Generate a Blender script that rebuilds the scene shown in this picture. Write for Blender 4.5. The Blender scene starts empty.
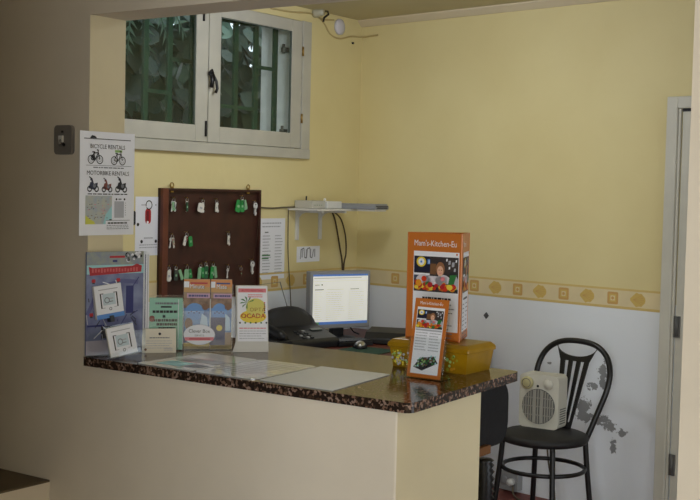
import bpy, math, random
from mathutils import Matrix, Vector
random.seed(7)
SC = bpy.context.scene
COL = SC.collection
PI = math.pi
R = math.radians

# ------------------------------------------------------------------ materials
def lin(c):
    return tuple((x/255/12.92 if x/255 <= .04045 else ((x/255+.055)/1.055)**2.4) for x in c)
MATS = {}
def mat(name, c, rough=.6, metal=0, vary=0, scale=6, bump=0, bscale=40, c2=None, spec=.5, coat=0, trans=0, emit=0):
    if name in MATS: return MATS[name]
    m = bpy.data.materials.new(name); m.use_nodes = True
    nt = m.node_tree; b = nt.nodes['Principled BSDF']
    c1 = lin(c)
    b.inputs['Base Color'].default_value = (*c1, 1)
    b.inputs['Roughness'].default_value = rough
    b.inputs['Metallic'].default_value = metal
    b.inputs['Specular IOR Level'].default_value = spec
    b.inputs['Coat Weight'].default_value = coat
    b.inputs['Coat Roughness'].default_value = .06
    b.inputs['Transmission Weight'].default_value = trans
    tc = nt.nodes.new('ShaderNodeTexCoord')
    if vary or c2:
        n = nt.nodes.new('ShaderNodeTexNoise'); n.inputs['Scale'].default_value = scale; n.inputs['Detail'].default_value = 5
        r = nt.nodes.new('ShaderNodeValToRGB')
        r.color_ramp.elements[0].position = .35; r.color_ramp.elements[1].position = .65
        lo = lin(c2) if c2 else tuple(x*(1-vary) for x in c1)
        hi = c1 if c2 else tuple(min(1, x*(1+vary)) for x in c1)
        r.color_ramp.elements[0].color = (*lo, 1); r.color_ramp.elements[1].color = (*hi, 1)
        nt.links.new(tc.outputs['Object'], n.inputs['Vector'])
        nt.links.new(n.outputs['Fac'], r.inputs['Fac'])
        nt.links.new(r.outputs['Color'], b.inputs['Base Color'])
    if bump:
        n2 = nt.nodes.new('ShaderNodeTexNoise'); n2.inputs['Scale'].default_value = bscale; n2.inputs['Detail'].default_value = 4
        bp = nt.nodes.new('ShaderNodeBump'); bp.inputs['Strength'].default_value = bump; bp.inputs['Distance'].default_value = .01
        nt.links.new(tc.outputs['Object'], n2.inputs['Vector'])
        nt.links.new(n2.outputs['Fac'], bp.inputs['Height'])
        nt.links.new(bp.outputs['Normal'], b.inputs['Normal'])
    if emit:
        b.inputs['Emission Color'].default_value = (*c1, 1); b.inputs['Emission Strength'].default_value = emit
    MATS[name] = m
    return m

def clear_mat(name, tint, gloss=.05, base=.06):
    """thin clear sheet: see-through with a mirror-like fresnel sheen"""
    if name in MATS: return MATS[name]
    m = bpy.data.materials.new(name); m.use_nodes = True
    nt = m.node_tree; nt.nodes.clear()
    out = nt.nodes.new('ShaderNodeOutputMaterial'); mix = nt.nodes.new('ShaderNodeMixShader')
    t = nt.nodes.new('ShaderNodeBsdfTransparent'); t.inputs['Color'].default_value = (*tint, 1)
    g = nt.nodes.new('ShaderNodeBsdfGlossy'); g.inputs['Roughness'].default_value = gloss
    f = nt.nodes.new('ShaderNodeLayerWeight'); f.inputs['Blend'].default_value = .5
    p = nt.nodes.new('ShaderNodeMath'); p.operation = 'POWER'; p.inputs[1].default_value = 5
    a = nt.nodes.new('ShaderNodeMath'); a.operation = 'MULTIPLY_ADD'; a.inputs[1].default_value = .9; a.inputs[2].default_value = base; a.use_clamp = True
    nt.links.new(f.outputs['Facing'], p.inputs[0]); nt.links.new(p.outputs[0], a.inputs[0]); nt.links.new(a.outputs[0], mix.inputs[0])
    nt.links.new(t.outputs[0], mix.inputs[1]); nt.links.new(g.outputs[0], mix.inputs[2])
    nt.links.new(mix.outputs[0], out.inputs[0])
    MATS[name] = m
    return m

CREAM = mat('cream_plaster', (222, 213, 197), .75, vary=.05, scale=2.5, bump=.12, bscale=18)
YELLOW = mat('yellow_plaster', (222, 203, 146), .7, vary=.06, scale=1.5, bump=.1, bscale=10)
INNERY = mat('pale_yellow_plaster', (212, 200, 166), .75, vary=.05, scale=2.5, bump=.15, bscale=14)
CEIL = mat('ceiling_paint', (196, 186, 150), .8, vary=.04, scale=2)
FRAMEP = mat('window_paint', (184, 181, 168), .5, vary=.05, scale=8)
REVEAL = mat('white_masonry', (235, 236, 236), .8, vary=.06, scale=12)
GREENBAR = mat('green_iron', (34, 74, 54), .5, vary=.1, scale=20)
WHITEP = mat('white_paper', (236, 238, 246), .55)
WHITEPL = mat('white_plastic', (215, 215, 212), .4)
GREYPL = mat('grey_plastic', (150, 152, 156), .45)
KEYM = mat('key_steel', (222, 222, 220), .4)
BLACKPL = mat('black_plastic', (26, 27, 31), .4, vary=.1, scale=30)
BLACKM = mat('black_metal', (14, 14, 16), .35)
INK = mat('black_ink', (30, 30, 36), .6)
GREYINK = mat('grey_ink', (120, 122, 130), .6)
PALEINK = mat('pale_ink', (176, 178, 188), .6)
RED = mat('red_print', (178, 34, 42), .5)
ORANGE = mat('orange_print', (196, 114, 48), .3, spec=.5)
ORANGED = mat('orange_dark_print', (196, 92, 30), .4)
YELP = mat('yellow_print', (232, 208, 70), .45)
GREENP = mat('green_print', (52, 120, 62), .45)
LGREEN = mat('pale_green_print', (150, 190, 110), .5)
BLUEP = mat('blue_print', (84, 140, 214), .45)
NAVY = mat('navy_print', (40, 44, 110), .45)
BROWNP = mat('brown_print', (120, 84, 54), .5)
SKIN = mat('skin_print', (226, 178, 150), .5)
PINK = mat('pink_print', (222, 130, 140), .5)
MINT = mat('mint_paper', (140, 196, 176), .4)
DARKP = mat('dark_print', (40, 40, 48), .4)
CYANP = mat('pale_cyan_print', (158, 208, 214), .5)
STEEL = mat('steel', (190, 190, 190), .3, metal=1)
BRASS = mat('brass', (170, 140, 80), .35, metal=1)
DWOOD = mat('dark_wood', (66, 31, 22), .55, c2=(52, 23, 16), scale=14)
LITWOOD = mat('lit_brown_wood', (110, 58, 38), .5, c2=(92, 46, 30), scale=10)  # lighter copy of the dark wood, light put into the colour
DESKW = mat('red_brown_wood', (112, 52, 40), .45, c2=(88, 40, 32), scale=6)
TILE = mat('red_floor_tile', (120, 56, 44), .5, c2=(96, 44, 36), scale=5)
GREYTILE = mat('front_floor_tile', (150, 130, 105), .5, vary=.08, scale=4)
TAN = mat('brown_ledge', (94, 80, 62), .6, vary=.08, scale=5)
ACRYL = clear_mat('clear_acrylic', (.97, .98, .98), .04, .035)
GLASS = clear_mat('window_glass', (.93, .96, .94), .02, .03)
TUBY = mat('yellow_tub_plastic', (158, 120, 12), .3, c2=(138, 104, 10), scale=14, spec=.5)
GREENTAG = mat('green_tag_plastic', (40, 150, 76), .35)
MINTTAG = mat('pale_green_tag_plastic', (140, 190, 150), .4)
WHITETAG = mat('white_tag_plastic', (228, 226, 218), .4)
REDTAG = mat('red_tag_plastic', (180, 22, 34), .35)
DGTAG = mat('dark_grey_tag_plastic', (60, 72, 66), .4)
CORD = mat('grey_cord', (100, 92, 74), .6)
CORDB = mat('brown_cord', (72, 56, 34), .6)
FABRIC = mat('black_fabric', (26, 27, 31), .9, vary=.15, scale=60, bump=.2, bscale=300)
SEATM = mat('black_seat_vinyl', (24, 23, 25), .6, vary=.1, scale=30)
LAM = mat('laminated_paper', (206, 208, 208), .12, vary=.03, scale=8, spec=.6, coat=.6)
BORDER = mat('border_paper', (222, 206, 164), .6, vary=.04, scale=10)
BORDLINE = mat('border_edge_line', (212, 186, 116), .6)
MOTIF = mat('border_motif', (210, 180, 100), .6)
MOTIF2 = mat('border_motif_orange', (204, 162, 96), .6)
HEATER = mat('heater_plastic', (206, 204, 192), .45)
HGRILL = mat('heater_grille', (96, 96, 94), .5)
LEAFM = mat('ivy_leaf', (60, 86, 68), .45, c2=(36, 58, 46), scale=3)
LEAFL = mat('pale_leaf', (104, 134, 116), .4, vary=.1, scale=4)
STEMM = mat('stem_bark', (60, 56, 40), .8, vary=.1)
COVE = mat('cove_paint', (214, 200, 170), .7, vary=.03)
DOORP = mat('door_paint', (204, 202, 190), .5, vary=.05, scale=5)
BEZEL = mat('silver_grey_plastic', (146, 148, 152), .4)
MOUSEPAD = mat('green_mousepad', (22, 66, 52), .8)
SHELFM = mat('white_board', (214, 212, 206), .5)
GREYDEV = mat('grey_device', (146, 148, 152), .45, vary=.04, scale=30)
SWITCHG = mat('grey_switch_plate', (120, 116, 112), .45)
EARTH = mat('garden_soil', (70, 64, 48), .9, vary=.15)

def granite():
    m = bpy.data.materials.new('speckled_granite'); m.use_nodes = True
    nt = m.node_tree; b = nt.nodes['Principled BSDF']; L = nt.links
    tc = nt.nodes.new('ShaderNodeTexCoord')
    v = nt.nodes.new('ShaderNodeTexVoronoi'); v.inputs['Scale'].default_value = 170
    r = nt.nodes.new('ShaderNodeValToRGB'); r.color_ramp.interpolation = 'CONSTANT'
    e = r.color_ramp.elements
    e[0].position = 0; e[0].color = (*lin((44, 35, 31)), 1)
    e[1].position = .4; e[1].color = (*lin((68, 52, 42)), 1)
    for p, c in ((.58, (118, 92, 78)), (.76, (46, 36, 28)), (.9, (146, 122, 110))):
        q = e.new(p); q.color = (*lin(c), 1)
    s = nt.nodes.new('ShaderNodeSeparateColor')
    L.new(tc.outputs['Object'], v.inputs['Vector']); L.new(v.outputs['Color'], s.inputs[0]); L.new(s.outputs[0], r.inputs[0])
    L.new(r.outputs[0], b.inputs['Base Color'])
    b.inputs['Roughness'].default_value = .12; b.inputs['Specular IOR Level'].default_value = .28
    return m
GRANITE = granite()

def two_tone():
    """yellow paint above the border, white paint below, with flaked patches low on the back wall"""
    m = bpy.data.materials.new('two_tone_wall_paint'); m.use_nodes = True
    nt = m.node_tree; b = nt.nodes['Principled BSDF']; L = nt.links; N = nt.nodes.new
    geo = N('ShaderNodeNewGeometry'); sep = N('ShaderNodeSeparateXYZ'); L.new(geo.outputs['Position'], sep.inputs[0])
    n1 = N('ShaderNodeTexNoise'); n1.inputs['Scale'].default_value = 1.6; n1.inputs['Detail'].default_value = 5
    L.new(geo.outputs['Position'], n1.inputs['Vector'])
    ry = N('ShaderNodeValToRGB'); ry.color_ramp.elements[0].position = .3; ry.color_ramp.elements[1].position = .7
    ry.color_ramp.elements[0].color = (*lin((218, 203, 148)), 1); ry.color_ramp.elements[1].color = (*lin((226, 213, 160)), 1)
    L.new(n1.outputs['Fac'], ry.inputs[0])
    rw = N('ShaderNodeValToRGB'); rw.color_ramp.elements[0].position = .3; rw.color_ramp.elements[1].position = .7
    rw.color_ramp.elements[0].color = (*lin((226, 231, 237)), 1); rw.color_ramp.elements[1].color = (*lin((233, 238, 244)), 1)
    L.new(n1.outputs['Fac'], rw.inputs[0])
    # flaked plaster: a few spots where the paint has come off, broken up by noise
    n2 = N('ShaderNodeTexNoise'); n2.inputs['Scale'].default_value = 38; n2.inputs['Detail'].default_value = 6; n2.inputs['Roughness'].default_value = .65
    L.new(geo.outputs['Position'], n2.inputs['Vector'])
    acc = None
    for (x, y, z, rx, rz) in ((.262, 3.126, .685, .03, .06), (.27, 3.125, .63, .03, .035), (.205, 3.134, .612, .04, .02), (.16, 3.141, .50, .045, .05), (.17, 3.14, .455, .055, .03), (.25, 3.128, .455, .05, .03), (.31, 3.119, .425, .04, .025), (.372, 3.11, .405, .03, .02), (.335, 3.115, .335, .022, .035), (-.05, 3.172, .697, .022, .01)):
        d = N('ShaderNodeVectorMath'); d.operation = 'SUBTRACT'; d.inputs[1].default_value = (x, y, z); L.new(geo.outputs['Position'], d.inputs[0])
        k = N('ShaderNodeVectorMath'); k.operation = 'MULTIPLY'; k.inputs[1].default_value = (1/rx, 2.5, 1/rz); L.new(d.outputs[0], k.inputs[0])
        ln = N('ShaderNodeVectorMath'); ln.operation = 'LENGTH'; L.new(k.outputs[0], ln.inputs[0])
        iv = N('ShaderNodeMath'); iv.operation = 'SUBTRACT'; iv.inputs[0].default_value = 1.15; L.new(ln.outputs['Value'], iv.inputs[1])
        if acc is None: acc = iv
        else:
            mx = N('ShaderNodeMath'); mx.operation = 'MAXIMUM'; L.new(acc.outputs[0], mx.inputs[0]); L.new(iv.outputs[0], mx.inputs[1]); acc = mx
    sm = N('ShaderNodeMath'); sm.operation = 'MULTIPLY_ADD'; sm.inputs[1].default_value = 3.2; sm.inputs[2].default_value = -1.6
    L.new(n2.outputs['Fac'], sm.inputs[0])
    ad = N('ShaderNodeMath'); ad.operation = 'ADD'; L.new(acc.outputs[0], ad.inputs[0]); L.new(sm.outputs[0], ad.inputs[1])
    st = N('ShaderNodeMapRange'); st.inputs['From Min'].default_value = .28; st.inputs['From Max'].default_value = .42; L.new(ad.outputs[0], st.inputs['Value'])
    zc = N('ShaderNodeMath'); zc.operation = 'GREATER_THAN'; zc.inputs[1].default_value = 1.05; L.new(sep.outputs['Z'], zc.inputs[0])
    pm = N('ShaderNodeMix'); pm.data_type = 'RGBA'; L.new(st.outputs[0], pm.inputs['Factor']); L.new(rw.outputs[0], pm.inputs['A']); pm.inputs['B'].default_value = (*lin((138, 140, 142)), 1)
    mm = N('ShaderNodeMix'); mm.data_type = 'RGBA'; L.new(zc.outputs[0], mm.inputs['Factor']); L.new(pm.outputs['Result'], mm.inputs['A']); L.new(ry.outputs[0], mm.inputs['B'])
    L.new(mm.outputs['Result'], b.inputs['Base Color'])
    b.inputs['Roughness'].default_value = .65
    n3 = N('ShaderNodeTexNoise'); n3.inputs['Scale'].default_value = 9; L.new(geo.outputs['Position'], n3.inputs['Vector'])
    bp = N('ShaderNodeBump'); bp.inputs['Strength'].default_value = .12; bp.inputs['Distance'].default_value = .02; L.new(n3.outputs['Fac'], bp.inputs['Height']); L.new(bp.outputs[0], b.inputs['Normal'])
    return m
TWOTONE = two_tone()

# ------------------------------------------------------------------ mesh builder
class MB:
    def __init__(self):
        self.v = []; self.f = []; self.fm = []; self.fs = []; self.m = []; self.M = Matrix.Identity(4)
    def mi(self, m):
        if m not in self.m: self.m.append(m)
        return self.m.index(m)
    def add(self, vs, fs, m, smooth=False):
        b = len(self.v); self.v += [tuple(self.M @ Vector(p)) for p in vs]
        k = self.mi(m)
        for f in fs:
            self.f.append(tuple(b+i for i in f)); self.fm.append(k); self.fs.append(smooth)
        return self
    def box(self, x0, x1, y0, y1, z0, z1, m):
        return self.add([(x0,y0,z0),(x1,y0,z0),(x1,y1,z0),(x0,y1,z0),(x0,y0,z1),(x1,y0,z1),(x1,y1,z1),(x0,y1,z1)],
                        [(0,3,2,1),(4,5,6,7),(0,1,5,4),(1,2,6,5),(2,3,7,6),(3,0,4,7)], m)
    def prism(self, pts, d, m, axis='y', d0=0, smooth=False):
        """outline given in the other two axes, counter-clockwise seen from the -axis side, extruded d0..d"""
        n = len(pts)
        def p3(a, b, t):
            return {'y': (a, t, b), 'z': (a, b, t), 'x': (t, a, b)}[axis]
        vs = [p3(a, b, d0) for a, b in pts] + [p3(a, b, d) for a, b in pts]
        fs = [tuple(range(n)), tuple(range(2*n-1, n-1, -1))]
        sides = [((i+1) % n, i, i+n, (i+1) % n+n) for i in range(n)]
        if axis != 'y':
            fs = [tuple(reversed(fs[0])), tuple(reversed(fs[1]))] if axis == 'z' else fs
            sides = [tuple(reversed(s)) for s in sides] if axis == 'z' else sides
        self.add(vs, fs, m); 
        return self.add(vs, sides, m, smooth)
    def tube(self, pts, r, m, n=8, closed=False, smooth=True):
        P = [Vector(p) for p in pts]; k = len(P); vs = []; fs = []
        rs = r if isinstance(r, (list, tuple)) else [r]*k
        up = None
        for i, p in enumerate(P):
            a = P[(i-1) % k] if (closed or i) else P[0]; b = P[(i+1) % k] if (closed or i < k-1) else P[-1]
            t = (b-a).normalized()
            if up is None:
                up = Vector((0,0,1)) if abs(t.z) < .9 else Vector((1,0,0))
            u = (up - t*up.dot(t)).normalized(); w = t.cross(u); up = u
            for j in range(n):
                an = 2*PI*j/n; vs.append(p + (u*math.cos(an)+w*math.sin(an))*rs[i])
        for i in range(k if closed else k-1):
            for j in range(n):
                a = i*n+j; b = i*n+(j+1) % n; c = ((i+1) % k)*n+(j+1) % n; d = ((i+1) % k)*n+j
                fs.append((a, b, c, d))
        if not closed:
            fs.append(tuple(range(n-1, -1, -1))); fs.append(tuple((k-1)*n+j for j in range(n)))
        return self.add(vs, fs, m, smooth)
    def lathe(self, prof, m, n=24, c=(0,0,0), axis='z', smooth=True):
        vs = []; fs = []
        for r, h in prof:
            for j in range(n):
                a = 2*PI*j/n; x, y = r*math.cos(a), r*math.sin(a)
                p = {'z': (x, y, h), 'y': (x, -h, y), 'x': (h, x, y)}[axis]
                vs.append((p[0]+c[0], p[1]+c[1], p[2]+c[2]))
        for i in range(len(prof)-1):
            for j in range(n):
                fs.append((i*n+j, i*n+(j+1) % n, (i+1)*n+(j+1) % n, (i+1)*n+j))
        fs.append(tuple(range(n-1, -1, -1))); fs.append(tuple((len(prof)-1)*n+j for j in range(n)))
        return self.add(vs, fs, m, smooth)
    # flat print helpers: on a local X-Z face looking to -Y
    def rect(self, x0, x1, z0, z1, m, y=-.0004):
        return self.add([(x0,y,z0),(x1,y,z0),(x1,y,z1),(x0,y,z1)], [(0,1,2,3)], m)
    def poly(self, pts, m, y=-.0005):
        return self.add([(a, y, b) for a, b in pts], [tuple(range(len(pts)))], m)
    def disc(self, cx, cz, rx, m, rz=None, y=-.0006, n=18):
        rz = rz or rx
        return self.poly([(cx+rx*math.cos(2*PI*i/n), cz+rz*math.sin(2*PI*i/n)) for i in range(n)], m, y)
    def ring(self, cx, cz, r, w, m, y=-.0008, n=18, rz=None):
        k = (rz or r)/r; vs = []
        for i in range(n):
            a = 2*PI*i/n
            vs += [(cx+r*math.cos(a), y, cz+r*k*math.sin(a)), (cx+(r-w)*math.cos(a), y, cz+(r-w)*k*math.sin(a))]
        return self.add(vs, [(2*i, (2*i+2) % (2*n), (2*i+3) % (2*n), 2*i+1) for i in range(n)], m)
    def line(self, p, q, w, m, y=-.0008):
        p = Vector(p); q = Vector(q); d = (q-p).normalized(); s = Vector((-d.y, d.x))*w/2
        return self.poly([tuple(p-s), tuple(q-s), tuple(q+s), tuple(p+s)], m, y)
    def lines(self, x0, x1, ztop, n, step, h, m, ragged=.2, y=-.0007, seed=1):
        rr = random.Random(seed)
        for i in range(n):
            z = ztop-i*step; e = x1-(x1-x0)*ragged*rr.random(); x = x0
            while x < e:
                w = (x1-x0)*(.05+.1*rr.random()); self.rect(x, min(x+w, e), z-h, z, m, y); x += w+(x1-x0)*.02
        return self
    def text(self, s, size, x, z, m, align='CENTER', y=-.0009, shear=0, sx=1):
        cu = bpy.data.curves.new('lettering', 'FONT'); cu.body = s; cu.size = size; cu.align_x = align; cu.shear = shear; cu.resolution_u = 2
        ob = bpy.data.objects.new('lettering', cu); COL.objects.link(ob)
        dg = bpy.context.evaluated_depsgraph_get(); dg.update()
        me = bpy.data.meshes.new_from_object(ob.evaluated_get(dg))
        vs = [(x+v.co.x*sx, y, z+v.co.y) for v in me.vertices]; fs = [tuple(p.vertices) for p in me.polygons]
        self.add(vs, fs, m)
        bpy.data.objects.remove(ob); bpy.data.meshes.remove(me); bpy.data.curves.remove(cu)
        return self
    def build(self, name, parent=None, loc=None, rot=None, bevel=0, seg=2, subsurf=0, autosmooth=False):
        me = bpy.data.meshes.new(name); me.from_pydata(self.v, [], self.f)
        for m in self.m: me.materials.append(m)
        for p, k, s in zip(me.polygons, self.fm, self.fs):
            p.material_index = k; p.use_smooth = s
        me.validate(); me.update()
        o = bpy.data.objects.new(name, me); COL.objects.link(o)
        if parent: o.parent = parent
        if loc: o.location = loc
        if rot is not None: o.rotation_euler = rot if isinstance(rot, (tuple, list)) else (0, 0, rot)
        if bevel:
            w = o.modifiers.new('bevel', 'BEVEL'); w.width = bevel; w.segments = seg; w.limit_method = 'ANGLE'; w.angle_limit = R(40)
            w.harden_normals = False
        if subsurf:
            w = o.modifiers.new('sub', 'SUBSURF'); w.levels = subsurf; w.render_levels = subsurf
        return o

def rr(x0, x1, z0, z1, r, n=5):
    pts = []
    for cx, cz, a0 in ((x1-r, z0+r, -90), (x1-r, z1-r, 0), (x0+r, z1-r, 90), (x0+r, z0+r, 180)):
        for i in range(n+1):
            a = R(a0+90*i/n); pts.append((cx+r*math.cos(a), cz+r*math.sin(a)))
    return pts

def thing(name, label, cat, loc=(0,0,0), rotz=0, group=None):
    o = bpy.data.objects.new(name, None); COL.objects.link(o); o.empty_display_size = .05
    o.location = loc; o.rotation_euler = (0, 0, rotz)
    return tag(o, label, cat, group)
def tag(o, label, cat, group=None):
    o['label'] = label; o['category'] = cat
    if group: o['group'] = group
    return o
def struct(o):
    o['kind'] = 'structure'; return o

# ------------------------------------------------------------------ the setting
XW = -1.387                        # window wall
WA = R(-8.352)                     # back wall runs slightly askew
WP = Vector((-.233, 3.1985, 0))    # a point of the back wall
WD = Vector((math.cos(WA), math.sin(WA), 0)); WN = Vector((-math.sin(WA), math.cos(WA), 0))
def onwall(s, z=0, out=0):         # s along the back wall from the corner
    c = Vector((XW, 3.368, 0)) + WD*s - WN*out
    return (c.x, c.y, z)
ZC = 2.53

b = MB(); b.box(-3.6, 4.3, -.0, 4.0, -.1, 0, TILE); b.box(-3.6, 4.3, -5.0, 0, -.1, 0, GREYTILE)
struct(b.build('floor'))
b = MB(); b.box(XW-.25, 3.2, .135, 3.7, ZC, ZC+.1, CEIL); b.box(-3.6, 4.3, -5.0, .0, 2.9, 3.0, CEIL)
struct(b.build('ceiling'))

# front wall: left pier, beam over the opening and right pillar
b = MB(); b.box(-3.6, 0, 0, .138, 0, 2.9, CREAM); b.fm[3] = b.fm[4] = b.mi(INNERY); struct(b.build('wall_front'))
b = MB(); b.box(0, 1.738, 0, .138, 2.03, 2.9, CREAM); struct(b.build('wall_front'))
b = MB(); b.box(1.738, 4.3, 0, .138, 0, 2.9, CREAM); struct(b.build('wall_front'))
# window wall with its opening
b = MB()
b.box(XW-.25, XW, .138, 1.285, 0, ZC, TWOTONE); b.box(XW-.25, XW, 2.787, 3.42, 0, ZC, TWOTONE)
b.box(XW-.25, XW, 1.285, 2.787, 0, 1.768, TWOTONE); b.box(XW-.25, XW, 1.285, 2.787, 2.457, ZC, TWOTONE)
# white reveal linings inside the opening
b.box(XW-.262, XW-.03, 2.775, 2.7872, 1.768, 2.457, REVEAL); b.box(XW-.262, XW-.03, 1.2848, 1.297, 1.768, 2.457, REVEAL)
b.box(XW-.262, XW-.03, 1.297, 2.775, 1.7675, 1.78, REVEAL); b.box(XW-.262, XW-.03, 1.297, 2.775, 2.445, 2.4575, REVEAL)
struct(b.build('wall_left'))
# back wall
b = MB()
b.M = Matrix.Translation((XW, 3.368, 0)) @ Matrix.Rotation(WA, 4, 'Z')
b.box(-.05, 4.3, 0, .2, 0, ZC, TWOTONE)
struct(b.build('wall_back'))
b = MB(); b.box(3.0, 3.2, .138, .55, 0, ZC, YELLOW); b.box(3.0, 3.2, 1.95, 2.9, 0, ZC, YELLOW); b.box(3.0, 3.2, .55, 1.95, 2.1, ZC, YELLOW); struct(b.build('wall_right'))  # opening added in this unseen wall for the side fill lamp
# front room: side walls, an unseen partition added to shade the left pier, and the glazed doorway at the rear that lets the daylight in
b = MB(); b.box(4.1, 4.3, -5, 0, 0, 2.9, CREAM); struct(b.build('wall_entrance'))
b = MB(); b.box(-3.6, -3.4, -5, 0, 0, 2.9, CREAM); struct(b.build('wall_stair'))
b = MB(); b.box(-3.4, 2.7, -5.0, -4.85, 0, 2.9, CREAM); b.box(2.7, 4.1, -5.0, -4.85, 2.6, 2.9, CREAM); struct(b.build('wall_rear'))
b = MB(); b.box(1.49, 1.64, -4.85, -2.2, 0, 2.9, CREAM); struct(b.build('wall_light_blocker'))

# low side wall with a brown ledge at the far left
b = MB(); b.box(-.62, -.151, -1.6, 0, 0, .670, CREAM); b.box(-.625, -.15, -1.605, 0, .670, .676, TAN)
struct(b.build('wall_low'))

# ceiling cove
b = MB(); b.M = Matrix.Translation((XW, 3.368, 0)) @ Matrix.Rotation(WA, 4, 'Z')
b.prism([(0, ZC), (0, ZC-.035), (-.012, ZC-.035), (-.045, ZC-.008), (-.045, ZC)], 4.2, COVE, axis='x', d0=.0)
struct(b.build('trim_1'))

# wallpaper border
def border(length, name, M, s0):
    b = MB(); b.M = M
    z0, z1 = 1.008, 1.107
    b.box(0, length, -.0015, .001, z0, z1, BORDER)
    b.rect(0, length, z0, z0+.012, BORDLINE, -.002); b.rect(0, length, z1-.01, z1, BORDLINE, -.002)
    i = 0; s = s0
    while s < length-.04:
        zc = (z0+z1)/2
        if i % 2 == 0:
            b.poly(rr(s-.03, s+.03, zc-.03, zc+.03, .008), MOTIF2, -.0022); b.rect(s-.019, s+.019, zc-.019, zc+.019, MOTIF, -.0026)
            b.rect(s-.012, s+.012, zc-.012, zc+.012, BORDER, -.003); b.disc(s, zc, .008, MOTIF2, y=-.0034)
        else:
            fan = [(s-.045, zc-.004)] + [(s-.005+.042*math.cos(R(a)), zc+.036*math.sin(R(a))*(1 if a % 40 else .84)) for a in range(-100, 101, 20)] + [(s-.045, zc+.006)]
            b.poly(fan, MOTIF, -.0022)
            for a in (-50, -25, 0, 25, 50):
                b.line((s-.03, zc), (s+.03*math.cos(R(a)), zc+.03*math.sin(R(a))), .0022, MOTIF2, -.0027)
        s += .1405; i += 1
    return struct(b.build(name))
border(1.97, 'trim_2', Matrix.Translation((XW, 3.368, 0)) @ Matrix.Rotation(WA, 4, 'Z'), .303)
border(3.2, 'trim_3', Matrix.Translation((XW, .16, 0)) @ Matrix.Rotation(PI/2, 4, 'Z'), .19)

# ------------------------------------------------------------------ window
win = bpy.data.objects.new('window_1', None); COL.objects.link(win); win.location = (XW, 2.036, 1.768); win.rotation_euler = (0, 0, PI/2)
struct(win)   # local x runs along the wall (+Y), local -y looks into the room
hw = .751; H = .689
b = MB()
b.box(-hw-.075, -hw, -.018, .0, -.05, H+.0, FRAMEP); b.box(hw, hw+.075, -.018, .0, -.05, H+.0, FRAMEP)
b.box(-hw-.075, hw+.075, -.022, .0, -.052, 0, FRAMEP)
b.build('casing', win, bevel=.003)
def sash(x0, x1):
    b = MB(); st = .086
    b.box(x0, x0+st, -.014, .006, .003, H-.004, FRAMEP); b.box(x1-st, x1, -.014, .006, .003, H-.004, FRAMEP)
    b.box(x0+st, x1-st, -.014, .006, .003, .083, FRAMEP); b.box(x0+st, x1-st, -.014, .006, H-.066, H-.004, FRAMEP)
    s = b.build('sash', win, bevel=.003)
    b = MB(); b.box(x0+st, x1-st, -.004, .0, .083, H-.066, GLASS); b.build('pane', s)
    b = MB(); k = mat('dark_putty', (84, 94, 86), .7); g = .006
    b.box(x0+st, x0+st+g, -.010, -.002, .083, H-.066, k); b.box(x1-st-g, x1-st, -.010, -.002, .083, H-.066, k); b.box(x0+st, x1-st, -.010, -.002, H-.066-g, H-.066, k); b.build('putty', s)
sash(-hw+.004, -.003); sash(.003, hw-.004)
b = MB()   # dark bolt latch on the meeting stiles
b.tube([(-.012,-.03,.335),(.0,-.036,.352),(.012,-.03,.34),(.006,-.028,.32),(-.012,-.03,.335)], .0075, BLACKM, 8)
b.tube([(.002,-.028,.34),(.008,-.032,.30),(.002,-.03,.27)], .01, BLACKM, 8)
b.tube([(.012,-.03,.335),(.028,-.04,.30),(.034,-.042,.265),(.024,-.04,.245)], .0075, BLACKM, 8)
b.build('latch', win)
for x, z, h in ((-.045, .585, .035), (-.018, .03, .075), (hw-.001, .50, .05), (hw-.001, .14, .05)):
    b = MB(); b.tube([(x,-.018,z),(x,-.018,z+h)], .006, BRASS if x > .5 else BLACKM, 8); b.build('hinge', win)
for i in range(9):                                 # iron bars in the reveal, outside the glass
    x = -.626+.1635*i-.001; 
    b = MB(); b.box(x-.016, x+.016, .112, .128, .013, H-.013, GREENBAR); b.build('bar', win, bevel=.002)
for x0, x1, z in ((-.30, -.137, .235), (-.137, .02, .40), (.514, .67, .425), (.19, .514, .20), (-.137, .514, H-.05)):
    b = MB(); b.box(x0, x1, .110, .125, z-.009, z+.009, GREENBAR); b.build('crossbar', win)
for z in (.095, .535):                             # shutter pintles on the white reveal
    b = MB(); b.box(hw-.045, hw-.012, .07, .10, z-.012, z+.012, HGRILL); b.tube([(hw-.04,.085,z-.02),(hw-.04,.085,z+.03)], .008, HGRILL, 8); b.build('bracket', win)

# ------------------------------------------------------------------ garden outside
b = MB(); b.box(-7.5, XW-.26, -1, 8, -.2, .0, EARTH); o = b.build('garden_ground'); struct(o)
def leaf(b, c, size, yaw, pitch, roll, m):
    M = Matrix.Translation(c) @ Matrix.Rotation(yaw, 4, 'Z') @ Matrix.Rotation(pitch, 4, 'X') @ Matrix.Rotation(roll, 4, 'Y')
    half = [(0,-.5),(.25,-.38),(.40,-.1),(.34,.18),(.16,.4),(0,.58)]
    mid = [(0,0,-.5+.02),(0,.03,-.38),(0,.05,-.1),(0,.05,.18),(0,.02,.4),(0,0,.58)]
    vs = []
    for (x, z), (mx, my, mz) in zip(half, mid):
        vs += [M @ Vector((-x*size, -.12*x*size, z*size)), M @ Vector((0, my*size, mz*size)), M @ Vector((x*size, -.12*x*size, z*size))]
    fs = []
    for i in range(5):
        fs += [(3*i, 3*i+1, 3*i+4, 3*i+3), (3*i+1, 3*i+2, 3*i+5, 3*i+4)]
    b.add(vs, fs, m, True)
rg = random.Random(11)
b = MB()
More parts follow.
